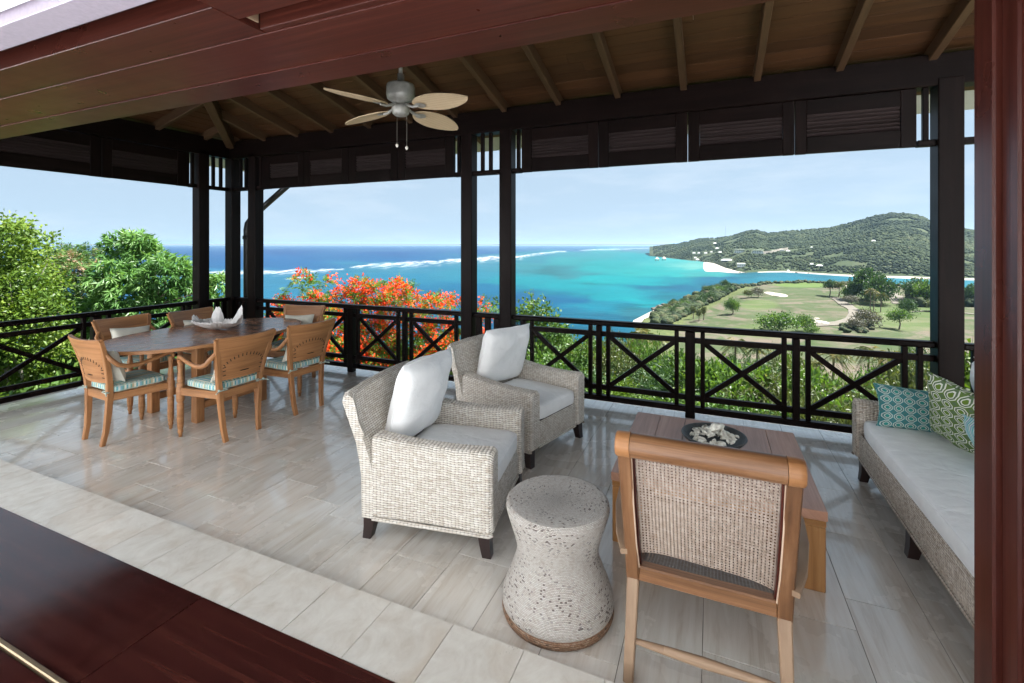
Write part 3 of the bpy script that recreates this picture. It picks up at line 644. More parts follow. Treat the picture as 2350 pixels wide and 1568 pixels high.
VILLAS = [(1697, 572, 23, 9), (1738, 573, 25, 9), (1775, 574, 10, 5), (1793, 573, 10, 4), (1808, 574, 9, 4), (1700, 604, 17, 9), (1667, 594, 26, 7), (1592, 579, 7, 4), (1603, 579, 6, 4), (1619, 579, 7, 4), (1632, 577, 5, 3), (1645, 568, 8, 4), (1652, 577, 8, 4), (1595, 590, 6, 4), (1600, 595, 8, 5), (2004, 551, 9, 4), (1640, 557, 8, 3), (1880, 607, 14, 5), (1862, 604, 8, 4), (1862, 566, 5, 3), (1808, 619, 6, 4)]
def far_wood():
    n = 30000; px = RNG.uniform(1500, 2255, n); t = RNG.random(n) ** .9
    x, y, z = hill_pt(px, t); _, yy, Z = proj(x, y, z); keep = np.ones(n, bool); rad = RNG.uniform(1.6, 4.6, n) * (.7 + .5 * t)
    keep &= ~((px > 1605) & (px < 1668) & (yy > 600.5)) & (t > .02)
    for (vx, vy, vw, vh) in VILLAS: keep &= ~((abs(px - vx) < vw * .6 + 1.5) & (yy > vy - 2) & (yy < vy + vh * 1.2 + 1))
    keep &= fbm(x / 60, y / 60, 3, 31) > .30
    P3 = np.stack([x, y, z + rad * .35], -1)[keep]; rv = np.clip(fbm(x / 90, y / 90, 3, 12)[keep] * .9 + RNG.normal(0, .14, keep.sum()), 0, 1)
    link('hill_woodland', clumps('hill_woodland', P3, rad[keep], M['forest'], 1, .8, .28, rv), M['forest'], kind='stuff', label='low green woodland covering the far hill', cat='woodland')
far_wood()
def head_scrub():
    pts = []; rads = []
    for (x0, x1, y0, y1, n, r0, r1) in ((1500, 1560, 688, 745, 260, 1.6, 3), (1545, 1650, 668, 730, 520, 1.6, 3.4), (1620, 1720, 652, 690, 420, 1.5, 3), (1690, 1800, 648, 656, 260, 1.5, 2.6), (1790, 1880, 645, 648.5, 160, 1.2, 2.2), (1900, 1960, 648, 654, 90, 1.2, 2.2), (2090, 2260, 668, 705, 620, 2, 4.2), (1930, 2000, 745, 765, 60, .8, 1.6)):
        k = 0
        while k < n:
            px = random.uniform(x0, x1); py = random.uniform(y0, y1); p = gpt(px, py); k += 1
            if p is None or p.z < SEA + 1.5: continue
            lim = interp(py, [(640, 1700), (655, 1712), (690, 1642), (740, 1545), (760, 1530)])
            if x0 < 1700 and px > lim: continue
            r = random.uniform(r0, r1); pts.append((p.x, p.y, p.z + r * .5)); rads.append(r)
    for i in range(420):                              # hedge of scrub along the seaward rim of the green
        a = math.radians(random.uniform(21, 44)); r = float(interp(math.degrees(a), COAST)) - random.uniform(26, 50); x = r * (math.cos(a) * fwx + math.sin(a) * rtx); y = r * (math.cos(a) * fwy + math.sin(a) * rty); q = random.uniform(1.0, 2.2); pts.append((x, y, float(ground_h(x, y)) + q * .4)); rads.append(q)
    link('headland_scrub', clumps('headland_scrub', pts, rads, M['forest'], 2, .75, .3), M['forest'], kind='stuff', label='low dense scrub along the edge of the golf headland', cat='scrub')
head_scrub()

# ------------------------------------------------------------------ terrace floor, threshold, door frame
fl = MB().box((-1.3, 3.2, -.155), (12.3, 4.36, .302), .01).build('terrace_floor', M['grout'], kind='structure', label='polished travertine terrace paving')
MB().box((-1.3, 3.2, -2.3), (12.1, 4.2, 4.0), .02).build('base_wall', M['basewall'], fl)
TW, TL = .327, .612
tile_me = MB().box((0, 0, -.012), (TW - .003, TL - .003, .024), .0006).mesh('floor_tile'); tile_me.materials.append(M['tile'])
rt = random.Random(5); x = -.693 - TW * 20 + TW / 2
while x < 4.7:
    y = 1.81 - rt.choice([.05, .2, .3, .42, .55])
    while y < 5.37:
        y0 = max(y, 1.80); y1 = min(y + TL, 5.37)
        if y1 - y0 > .04:
            o = link('floor_tile', tile_me, None, fl); o.location = (x, (y0 + y1) / 2, .0); o.scale = (1, (y1 - y0 - .003) / (TL - .003), 1)
        y += TL
    x += TW
th = MB().box((-3.3, 1.665, -.1), (8.6, .325, .33), .003).build('stone_threshold', M['grout'], kind='structure', label='raised pale travertine threshold along the terrace')
thr_me = MB().box((0, 0, 0), (.3375, .331, .03), .001).mesh('threshold_tile'); thr_me.materials.append(M['tile_thr'])
x = -1.064 + .34 * 5 + .17
while x > -7.3:
    if x < .9: o = link('threshold_tile', thr_me, None, th); o.location = (x, 1.666, .066)
    x -= .34
sf = MB().box((1.5, -2.6, -.06), (21.4, 6.9, .2), .01).build('bounce_paving', M['plaster'], kind='structure', label='pale paving inside the door opening, extended out of view to bounce light')  # strip at the door is floor; the rest added to bounce sun inward
hw_ = MB().box((1.5, -3.35, 4.7), (21.4, .3, 9.6), .02).build('bounce_facade', M['plaster'], label='added tall white bounce wall facing the terrace, out of view', cat='added bounce wall')  # unseen, added as a white reflector filling the terrace with light
for x in (-6.5, -3.4, .4, 3.4): MB().box((x, -3.19, 4.7), (.9, .06, 1.2), .02).build('window', M['glassd'], hw_)  # panes dressing the added reflector wall
MB().box((-9.3, -1.3, 2.2), (.25, 3.8, 4.6), .02).build('bounce_wall', M['plaster'], label='added white bounce wall out of view on the garden side', cat='wall')  # unseen, added to throw sunlight back toward the terrace
sill = thing('door_sill', 'wide dark mahogany door sill boards inside the stone threshold', 'door sill', (0, 0, 0))
for (xa, xb) in ((-7.4, -5.05), (-5.047, -2.26), (-2.257, .72)):
    MB().box(((xa + xb) / 2, 1.247, .062), (xb - xa, .500, .046), .003).build('sill_board', M['sill'], sill)
MB().box((-3.3, .985, .072), (8.0, .02, .046), .004).build('track_strip', M['brass'], sill)
MB().box((-3.3, .92, .058), (8.0, .105, .05), .003).build('sill_board', M['sill'], sill)
MB().box((-3.3, .86, .066), (8.0, .012, .046), .003).build('track_strip', M['brass'], sill)

door = thing('sliding_doorway', 'wide red mahogany sliding door frame with flat header and grooved jamb', 'doorway', (0, 0, 0))
HZ = 2.6
MB().box((-3.2, 1.33, 3.5), (9.0, .93, 1.52), .01).build('header_core', M['mahog'], door)
def hb(x0, x1, y0, y1, z, mat='mahog', name='header_board', h=.10): return MB().box(((x0 + x1) / 2, (y0 + y1) / 2, z + h / 2), (x1 - x0, y1 - y0, h), .0025).build(name, M[mat], door)
hb(-7.7, 1.2, 1.606, 1.80, HZ, h=.2); hb(-7.7, 1.2, 1.312, 1.602, HZ + .004)
hb(-7.7, -1.602, 1.093, 1.309, HZ + .005); hb(-1.598, 1.2, 1.278, 1.309, HZ + .007); hb(-1.598, 1.2, 1.02, 1.192, HZ + .006)
hb(-7.7, -1.602, 1.035, 1.05, HZ + .055, 'track', 'track'); hb(-7.7, -1.602, .98, 1.012, HZ + .035, 'track', 'track', .05)
hb(-1.598, 1.2, 1.205, 1.225, HZ + .05, 'track', 'track', .05); hb(-1.63, -1.598, 1.2, 1.276, HZ + .03, 'teak_pale', 'track_stop', .05)
hb(-7.7, 1.2, .862, .974, HZ - .006, 'trim_sheen', 'trim_board', .12)
for (y0, y1, dx) in ((1.728, 1.836, 0), (1.662, 1.725, .016), (1.618, 1.659, .004), (1.45, 1.615, .018), (1.02, 1.447, .004)):
    MB().box((.86 + dx / 2, (y0 + y1) / 2, 1.34), (.28 - dx, y1 - y0, 2.52), .006).build('jamb_board', M['mahog'], door)
MB().box((1.10, 1.33, 2.1), (.19, .9, 4.2), .01).build('house_wall', M['plaster'], label='white plaster wall stub behind the door jamb, cut short for light', cat='wall')  # house wall cut short so light from behind reaches the sofa
MB().box((-3.2, .62, 2.66), (8.6, .46, .06), .005).build('interior_ceiling', M['plaster'], kind='structure', label='white plaster ceiling inside the door')

# ------------------------------------------------------------------ posts, beams, louvres, balustrades, roof
def post(name, x, y, w, label, top=3.2):
    t = thing(name, label, 'post', (x, y, 0)); me = MB(); me.box((0, 0, top / 2), (w, w, top), .008); me.build('shaft', M['stain'], t)
    MB().box((0, 0, .05), (w + .03, w + .03, .1), .012).build('base_block', M['stain'], t); return t
post('timber_post', -7.1, 4.68, .16, 'square dark timber post on the side railing next to the corner')
post('timber_post', -7.08, 5.18, .16, 'square dark timber post standing at the terrace corner')
post('timber_post', -6.56, 5.18, .16, 'square dark timber post beside the downpipe near the corner')
post('timber_post', -2.79, 5.18, .155, 'dark timber post of the middle pair, on the dining side')
post('timber_post', -2.265, 5.18, .155, 'dark timber post of the middle pair, behind the farther armchair')
post('timber_post', 1.857, 5.18, .175, 'thick dark timber post behind the sofa corner')
FZ = 2.63
def panel(ax, a0, a1, s0, s1, pos, label, group):          # louvre panel; ax 'x' on the sea side, 'y' on the garden side
    t = thing('louvre_panel', label, 'louvre panel', (0, 0, 0), 0, group)
    def bx(lo, hi, z0, z1, dep, name, tilt=0):
        c = ((lo + hi) / 2, 0, 0); sz = (hi - lo, dep, z1 - z0) if not tilt else (hi - lo, .05, .011)
        Mx = Matrix.Translation((0, pos, (z0 + z1) / 2)) @ Matrix.Rotation(tilt, 4, 'X') if ax == 'x' else Matrix.Translation((pos, 0, (z0 + z1) / 2)) @ Matrix.Rotation(math.pi / 2, 4, 'Z') @ Matrix.Rotation(tilt, 4, 'X')
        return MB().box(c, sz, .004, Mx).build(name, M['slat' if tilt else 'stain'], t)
    bx(a0 + .003, s0, FZ + .004, 3.14, .05, 'stile'); bx(s1, a1 - .003, FZ + .004, 3.14, .05, 'stile')
    bx(s0, s1, 3.0, 3.138, .046, 'frame_rail'); bx(s0, s1, FZ + .006, 2.79, .046, 'frame_rail')
    n = 6
    for i in range(n):
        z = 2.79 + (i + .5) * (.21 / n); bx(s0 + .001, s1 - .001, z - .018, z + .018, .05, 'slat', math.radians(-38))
ORD = ('first', 'second', 'third', 'fourth')
for q_, (a0, a1, s0, s1) in enumerate(((-2.07, -1.153, -1.942, -1.267), (-1.153, -.23, -1.039, -.347), (-.23, .72, -.116, .62), (.72, 1.64, .817, 1.526))):
    panel('x', a0, a1, s0, s1, 5.16, ORD[3 - q_] + ' dark louvred panel from the thick post behind the sofa', 'louvre panels on the sofa side')
for q_, (a0, a1, s0, s1) in enumerate(((-6.38, -5.51, -6.208, -5.625), (-5.51, -4.67, -5.393, -4.796), (-4.67, -3.84, -4.547, -3.956), (-3.84, -2.98, -3.724, -3.112))):
    panel('x', a0, a1, s0, s1, 5.16, ORD[q_] + ' dark louvred panel from the corner, above the orange flowering tree', 'louvre panels on the dining side')
for q_, (a0, a1, s0, s1) in enumerate(((3.42, 4.5, 3.53, 4.33), (2.36, 3.42, 2.5, 3.30), (1.3, 2.36, 1.44, 2.24))):
    panel('y', a0, a1, s0, s1, -7.1, ORD[q_] + ' dark louvred panel from the corner, above the garden side railing', 'louvre panels on the garden side')

roof = thing('terrace_roof', 'brown boarded hip roof with exposed rafters over the terrace', 'roof', (0, 0, 0))
def rp_(name, mat, mb): return mb.build(name, M[mat], roof)
rp_('plate_beam', 'stain', MB().box((-1.24, 5.18, 3.275), (11.9, .16, .27), .008)); rp_('plate_beam', 'stain', MB().box((-7.1, 2.8, 3.275), (.16, 4.58, .27), .008))
rp_('plate_beam', 'stain', MB().box((4.6, 3.4, 3.275), (.16, 3.3, .27), .008))
def brail(x0, x1): rp_('bottom_rail', 'stain', MB().box(((x0 + x1) / 2, 5.16, FZ + .028), (x1 - x0, .07, .055), .004))
for a in ((-2.185, -2.072), (1.642, 1.768), (-2.71, -2.345), (-6.478, -6.382), (-2.978, -2.87), (-6.998, -6.642), (1.946, 4.5)): brail(*a)
for (y0, y1) in ((4.502, 4.598), (4.762, 5.098)): rp_('bottom_rail', 'stain', MB().box((-7.1, (y0 + y1) / 2, FZ + .028), (.07, y1 - y0, .055), .004))
for sx in (-2.60, -2.49, -2.125, 1.69, -6.43, -2.93, -6.88, -6.76): rp_('spindle', 'stain', MB().box((sx + .012, 5.16, 2.91), (.042, .042, .46), .004))
for sy in (4.55, 4.87, 4.99): rp_('spindle', 'stain', MB().box((-7.1, sy, 2.91), (.042, .042, .46), .004))
SLP = .25
def zm(x, y): return 3.36 + SLP * (5.1 - y)                # underside of rafters, sea side slope
def zl(x, y): return 3.36 + SLP * (x + 7.02)               # garden side slope
xs = [.401 + .668 * k for k in range(-12, 7)]
for xr in xs:
    yt = min(.95, 9); hipy = 5.18 - (xr + 7.1)
    y1 = max(.95, hipy) if hipy > .95 else .95
    if xr > -7.0: rp_('rafter', 'rafter', MB().beam((xr, 5.85, zm(0, 5.85) + .06), (xr, y1, zm(0, y1) + .06), .062, .12, .005))
for k in range(7):
    yr = 4.7 - .668 * k; xe = -7.1 + (5.18 - yr)
    rp_('rafter', 'rafter', MB().beam((-7.75, yr, zl(-7.75, 0) + .06), (xe, yr, zl(xe, 0) + .06), .062, .12, .005))
rp_('hip_rafter', 'rafter', MB().beam((-7.75, 5.83, zm(0, 5.83) + .03), (-2.85, .93, zm(0, .93) + .03), .11, .19, .006))
BW = .148; rr = random.Random(3)
def board(poly, zf):
    vs = [(x, y, zf(x, y) + .121) for x, y in poly] + [(x, y, zf(x, y) + .141) for x, y in poly]
    n = len(poly); fs = [tuple(range(n))[::-1], tuple(range(n, 2 * n))] + [(i, (i + 1) % n, (i + 1) % n + n, i + n) for i in range(n)]
    ax = 0 if zf is zm else 1; uvs = [[(vs[i][ax], vs[i][1 - ax]) for i in f] for f in fs]
    MB().add(vs, fs, uvs).build('ceiling_board', M['ceil'], roof)
y = 5.92
while y > .95:
    ya, yb = y - BW + .007, y; xl = lambda yy: -7.1 + (5.18 - yy) + .004
    cut = rr.uniform(-2.5, 2.5)
    board([(xl(ya), ya), (cut, ya), (cut, yb), (xl(yb), yb)], zm); board([(cut + .004, ya), (4.9, ya), (4.9, yb), (cut + .004, yb)], zm); y -= BW
x = -7.84
while x < -2.9:
    xa, xb = x, x + BW - .007; yl = lambda xx: 5.18 - (xx + 7.1) - .004
    board([(xa, .9), (xb, .9), (xb, yl(xb)), (xa, yl(xa))], zl); x += BW
cv = MB()
for poly, zf in (([(-8.3, 6.38), (-2.82, .9), (5.0, .9), (5.0, 6.38)], zm), ([(-8.3, .9), (-2.82, .9), (-8.3, 6.38)], zl)):
    n = len(poly); vs = [(x, y, zf(x, y) + .15) for x, y in poly] + [(x, y, zf(x, y) + .26) for x, y in poly]
    fs = [tuple(range(n))[::-1], tuple(range(n, 2 * n))] + [(i, (i + 1) % n, (i + 1) % n + n, i + n) for i in range(n)]
    cv.add(vs, fs, [[(0, 0)] * len(f) for f in fs])
rp_('roof_covering', 'roofgrey', cv)

def balustrade(label, p0, p1, groups, slims, xs_, tall, cat='balustrade'):
    # p0 -> p1 along the floor; groups/slims/xs_/tall are distances from p0 along the run
    p0 = Vector(p0); p1 = Vector(p1); d = p1 - p0; L = d.length; d.normalize(); t = thing('balustrade', label, cat, p0, math.atan2(d.y, d.x))
    def b(name, c, s, bev=.005): return MB().box(c, s, bev).build(name, M['stain'], t)
    b('top_rail', (L / 2, 0, .915), (L, .095, .055), .012)
    b('middle_rail', (L / 2, 0, .795), (L, .045, .055)); b('lower_rail', (L / 2, 0, .205), (L, .045, .055)); b('bottom_rail', (L / 2, 0, .088), (L, .075, .06), .008)
    for s in slims: b('baluster', (s, 0, .502), (.042, .05, .768))
    for s in groups: b('baluster', (s, -.002, .502), (.062, .056, .766))
    for s in tall: b('newel', (s, -.004, .444), (.095, .085, .885), .008)
    for (a, c) in xs_:
        MB().beam((a, .0, .232), (c, .0, .768), .034, .048, .004).build('cross_brace', M['stain'], t)
        MB().beam((a, .003, .768), (c, .003, .232), .034, .048, .004).build('cross_brace', M['stain'], t)
    return t
x0 = -2.187
sl_ = [-1.95, -1.252, -1.053, -.34, -.088, .637, .834, 1.563, 1.67]
balustrade('dark timber X pattern railing behind the wicker armchairs and coffee table', (x0, 5.18, 0), (1.77, 5.18, 0), [s - x0 for s in (-1.154, .735, -2.06)], [s - x0 for s in sl_],
           [(a - x0, c - x0) for a, c in ((-1.93, -1.272), (-1.033, -.36), (-.068, .617), (.854, 1.543))], [-.208 - x0])
x0 = -6.48
balustrade('dark timber X pattern railing in front of the orange flowering tree', (x0, 5.18, 0), (-2.868, 5.18, 0), [s - x0 for s in (-3.752, -5.55)], [s - x0 for s in (-6.3, -5.66, -5.44, -4.76, -4.54, -3.86, -3.65, -2.971)],
           [(a - x0, c - x0) for a, c in ((-6.28, -5.68), (-5.42, -4.78), (-4.52, -3.88), (-3.63, -2.99))], [-4.65 - x0])
y0 = 4.598
balustrade('dark timber X pattern railing on the garden side before green trees', (-7.1, y0, 0), (-7.1, .9, 0), [y0 - v for v in (4.5, 2.22)], [y0 - v for v in (4.42, 3.5, 3.24, 2.34, 2.1, 1.2)],
           [(y0 - a, y0 - c) for a, c in ((4.4, 3.52), (3.22, 2.36), (2.08, 1.22))], [y0 - 3.37])
def infill(label, p0, p1, n):
    p0 = Vector(p0); p1 = Vector(p1); d = p1 - p0; L = d.length; t = thing('railing_infill', label, 'railing', p0, math.atan2(d.y, d.x))
    def b(name, c, s, bev=.005): return MB().box(c, s, bev).build(name, M['stain'], t)
    b('top_rail', (L / 2, 0, .915), (L, .095, .055), .012); b('bottom_rail', (L / 2, 0, .088), (L, .075, .06), .008)
    for i in range(n): b('baluster', ((i + .5) * L / n, 0, .502), (.075, .045, .768))
infill('short dark railing of upright boards between the middle pair of posts', (-2.712, 5.18, 0), (-2.343, 5.18, 0), 3)
infill('short dark railing of upright boards between the two corner posts by the sea', (-6.998, 5.18, 0), (-6.642, 5.18, 0), 3)
infill('short dark railing of upright boards between the garden side posts', (-7.1, 5.098, 0), (-7.1, 4.762, 0), 3)
infill('short dark railing right of the thick post behind the sofa', (1.95, 5.18, 0), (4.5, 5.18, 0), 12)
dp = thing('downpipe', 'black rain downpipe bending out beside the corner posts', 'downpipe', (-7.08, 5.42, 0))
MB().tube([(0, 0, -1), (0, 0, 2.03), (.025, .0, 2.13), (.12, .02, 2.24), (.45, .05, 2.47), (.85, .1, 2.75), (.94, .1, 2.84), (.95, .1, 3.12)], .047, 12).build('pipe', M['pipe'], dp)
for z in (.7, 1.9): MB().lathe([(.048, z - .03), (.06, z - .028), (.06, z + .028), (.048, z + .03)], 14).build('collar', M['pipe'], dp)

# ------------------------------------------------------------------ ceiling fan
fan = thing('ceiling_fan', 'grey ceiling fan with four leaf shaped woven blades', 'ceiling fan', (-2.25, 3.05, 0))
MB().tube([(0, 0, 3.0), (0, 0, 4.0)], .016, 12).build('down_rod', M['metal_grey'], fan)
MB().lathe([(.0, 3.955), (.065, 3.95), (.07, 3.93), (.03, 3.86), (.016, 3.85)][::-1], 20).build('canopy', M['metal_grey'], fan)
MB().lathe([(.0, 2.872), (.045, 2.872), (.05, 2.90), (.075, 2.905), (.104, 2.925), (.11, 2.95), (.11, 3.015), (.104, 3.035), (.06, 3.052), (.028, 3.06), (.026, 3.12), (.0, 3.12)], 32).build('motor', M['metal_grey'], fan)
MB().lathe([(.0, 2.79), (.045, 2.793), (.064, 2.81), (.07, 2.85), (.066, 2.872), (.0, 2.874)], 28).build('switch_housing', M['metal_grey'], fan)
for k, adeg in enumerate((79, 169, 259, 349)):
    a = math.radians(adeg); R_ = Matrix.Rotation(a, 4, 'Z') @ Matrix.Translation((0, 0, 2.86)) @ Matrix.Rotation(math.radians(3.2), 4, 'Y') @ Matrix.Rotation(math.radians(-12), 4, 'X')
    mb = MB()
    def half(u): return .115 * max(0.0, math.sin(math.pi * (u ** .85))) ** .62
    def bl(u, v, dz): x = .145 + .535 * u; return (x, half(u) * (2 * v - 1), dz + .004 * math.cos((2 * v - 1) * 2))
    mb.grid(lambda u, v: bl(u, v, .004), 22, 6, uvf=lambda u, v: (u * .53, (2 * v - 1) * half(u) + .5), M=R_); mb.grid(lambda u, v: bl(u, v, -.004), 22, 6, flip=True, uvf=lambda u, v: (u * .53, (2 * v - 1) * half(u) + .5), M=R_)
    for e in (0, 1): mb.grid(lambda u, v: bl(u, e, -.004 + .008 * v), 22, 1, flip=bool(e), M=R_)
    bd = mb.build('blade', M['fanblade'], fan)
    br = MB().tube([(.05, 0, .02), (.10, 0, .0), (.14, 0, -.012), (.2, 0, -.012)], [.012, .011, .012, .01], 8, M=R_); br.grid(lambda u, v: (.16 + .11 * u, .04 * math.sin(math.pi * u) ** .7 * (2 * v - 1), -.010), 10, 2, flip=True, M=R_)
    br.build('blade_bracket', M['metal_grey'], bd)
for (dx, dy, l) in ((-.05, .02, .22), (.05, .01, .25)):
    c = MB().tube([(dx, dy, 2.80), (dx, dy, 2.80 - l)], .0025, 6); co = c.build('pull_chain', M['chain'], fan)
    MB().lathe([(0, 2.80 - l - .03), (.010, 2.80 - l - .02), (.012, 2.80 - l - .008), (.004, 2.80 - l + .004), (0, 2.80 - l + .006)], 10, TR((dx, dy, 0))).build('knob', M['ivory'], co)

# ------------------------------------------------------------------ soft furnishing shapes
def sgn(v, e): return math.copysign(abs(v) ** e, v)
def box_cushion(a, b, c, e1=.34, e2=.22, M_=None, nu=56, nv=20, wrinkle=.004, seed=0):
    mb = MB(); r = random.Random(seed); ph = [r.random() * 6 for _ in range(6)]
    def fn(u, v):
        t = -math.pi / 2 + math.pi * v; w = 2 * math.pi * u
        x = a * sgn(math.cos(t), e1) * sgn(math.cos(w), e2); y = b * sgn(math.cos(t), e1) * sgn(math.sin(w), e2); z = c * sgn(math.sin(t), e1 * 1.25)
        k = (1 - (x / a) ** 2) * (1 - (y / b) ** 2)
        z += math.copysign(1, z) * c * .10 * k + wrinkle * (math.sin(9 * x / a + ph[0]) * math.sin(5 * y / b + ph[1]) + .6 * math.sin(13 * y / b + 4 * x / a + ph[2]))
        return (x, y, z)
    def cuv(u, v):
        x, y, z = fn(u, v); w = 2 * math.pi * u
        return (y, x + z) if abs(z) < c * .86 and abs(math.cos(w)) > abs(math.sin(w)) else (x, y + z)
    mb.grid(fn, nu, nv, True, False, cuv, True, False, M_)
    return mb
def piping(a, b, zs, e2=.22, r=.005, M_=None, k=.965):
    mb = MB()
    for z in zs:
        pts = [(a * k * sgn(math.cos(t), e2), b * k * sgn(math.sin(t), e2), z) for t in [2 * math.pi * i / 72 for i in range(73)]]
        mb.tube(pts, r, 6, False, M_)
    return mb
def pillow(a, b, t, seed=0, n=22, pinch=.09):            # half sizes a, b; half thickness t; lies in local x-z, faces +y
    r = random.Random(seed); ph = [r.random() * 6.28 for _ in range(8)]; mb = MB()
    def fn(u, v, s):
        x = 2 * u - 1; y = 2 * v - 1
        X = a * x * (1 - pinch * (1 - y * y) * x * x); Y = b * y * (1 - pinch * (1 - x * x) * y * y)
        h = max(0, (1 - x ** 4) * (1 - y ** 4)) ** .5
        w = .10 * (math.sin(6 * x + ph[0] + 3 * y) * math.sin(5 * y + ph[1]) + .7 * math.sin(11 * x * y + ph[2])) * (1 - .5 * h)
        d = t * h * (1 + w) + .05 * t * math.sin(4 * x + ph[3]) * h
        return (X, s * d, Y + .012 * math.sin(3 * x + ph[4]) * b)
    for s in (1, -1): mb.grid(lambda u, v: fn(u, v, s), n, n, flip=(s > 0), uvf=lambda u, v: ((2 * u - 1) * a + .5, (2 * v - 1) * b + .5))
    edge = [fn(i / n, 0, 1) for i in range(n + 1)] + [fn(1, j / n, 1) for j in range(1, n + 1)] + [fn(1 - i / n, 1, 1) for i in range(1, n + 1)] + [fn(0, 1 - j / n, 1) for j in range(1, n + 1)]
    mb.tube(edge, .0045, 6, False)
    return mb

# ------------------------------------------------------------------ wicker seating
def loop_sweep(mb, secs, uvoff=0.0, cap0=True, cap1=True, axis='x'):
    """secs: list of (s, [(p, q), ...]) closed loops swept along s; axis 'x' -> (s, p, q), 'y' -> (p, s, q)"""
    def pt(s, p, q): return (s, p, q) if axis == 'x' else (p, s, q)
    n = len(secs[0][1]); vs = []; per = [0]
    base = secs[len(secs) // 2][1]
    for i in range(n): a = base[i]; b = base[(i + 1) % n]; per.append(per[-1] + math.hypot(a[0] - b[0], a[1] - b[1]))
    for s, lp in secs: vs += [pt(s, p, q) for p, q in lp]
    fs = []; uvs = []
    for j in range(len(secs) - 1):
        for i in range(n):
            i2 = (i + 1) % n; fs.append((j * n + i, j * n + i2, (j + 1) * n + i2, (j + 1) * n + i))
            uvs.append([(secs[j][0], per[i]), (secs[j][0], per[i + 1]), (secs[j + 1][0], per[i + 1]), (secs[j + 1][0], per[i])])
    mb.add(vs, fs, uvs, True)
    for j, c in ((0, cap0), (len(secs) - 1, cap1)):
        if c: f = tuple(j * n + i for i in range(n)); mb.add([vs[i] for i in f], [tuple(range(n))], [[(p, q) for p, q in secs[j][1]]], False)
    return mb
def rrect(p0, p1, q0, q1, r, n=5):
    pts = []
    for (cx, cy, a0) in ((p1 - r, q0 + r, -90), (p1 - r, q1 - r, 0), (p0 + r, q1 - r, 90), (p0 + r, q0 + r, 180)):
        for i in range(n + 1): a = math.radians(a0 + 90 * i / n); pts.append((cx + r * math.cos(a), cy + r * math.sin(a)))
    return pts
def inset(lp, d):
    cx = sum(p for p, q in lp) / len(lp); cy = sum(q for p, q in lp) / len(lp); hx = max(abs(p - cx) for p, q in lp); hy = max(abs(q - cy) for p, q in lp)
    return [(cx + (p - cx) * (1 - d / hx), cy + (q - cy) * (1 - d / hy)) for p, q in lp]
def resample(lp, step=.02):
    out = []
    for i in range(len(lp)):
        a = Vector(lp[i]); b = Vector(lp[(i + 1) % len(lp)]); k = max(1, int((b - a).length / step))
        out += [tuple(a.lerp(b, j / k)) for j in range(k)]
    return out
def hsh(a, b=0.0):
    v = np.sin(a * 12.9898 + b * 78.233) * 43758.5453; return v - np.floor(v)
def woven(name, patches, pu, pv, wm, root, amp=.0055):
    """patches: (grid of points R x C x 3, u per row R, v per column C, outward reference or None for flat) -> one mesh with the strands raised"""
    Vs = []; Fs = []; Us = []; off = 0
    for (G, ur, vc, flat) in patches:
        R, C = G.shape[:2]
        if not flat:
            U, V = np.meshgrid(ur, vc, indexing='ij')
            v2 = V + (fbm(U * 16, V * 16, 3, 5) - .47) * pv * .9; row = np.floor(v2 / pv)
            u2 = U + (fbm(U * 12 + 9, V * 12, 3, 8) - .47) * pu * .7 + (hsh(row) - .5) * pu * .22
            fv = v2 / pv - row; us = u2 / pu; a = np.abs(np.sin(np.pi * us)); h = (1 - np.abs(2 * fv - 1) ** 2.4) * (.3 + .7 * a) * (.75 + .5 * hsh(row, np.floor(us)))
            gu = np.gradient(G, axis=0); gv = np.gradient(G, axis=1); N = nrm(np.cross(gu, gv)); cen = G.mean(1, keepdims=True)
            if flat is None and (N * (G - cen)).sum() < 0: N = -N
            fade = np.ones(R); fade[0] = fade[-1] = 0
            G = G + N * (amp * (h - .45) * fade[:, None])[..., None]; UV = np.stack([u2, v2], -1)
        else: UV = np.stack(np.meshgrid(ur, vc, indexing='ij'), -1) if ur is not None else vc
        i = np.arange(R - 1)[:, None] * C + np.arange(C - 1)[None]; F = np.stack([i, i + 1, i + C + 1, i + C], -1).reshape(-1, 4) + off
        Vs.append(G.reshape(-1, 3)); Fs.append(F); Us.append(UV.reshape(-1, 2)); off += R * C
    V = np.concatenate(Vs); F = np.concatenate(Fs); UV = np.concatenate(Us); me = nmesh(name, V, F, None, True)
    ul = me.uv_layers.new(name='UVMap'); li = np.empty(len(me.loops), np.int32); me.loops.foreach_get('vertex_index', li); ul.data.foreach_set('uv', UV[li].astype(np.float32).ravel())
    return link(name, me, wm, root)
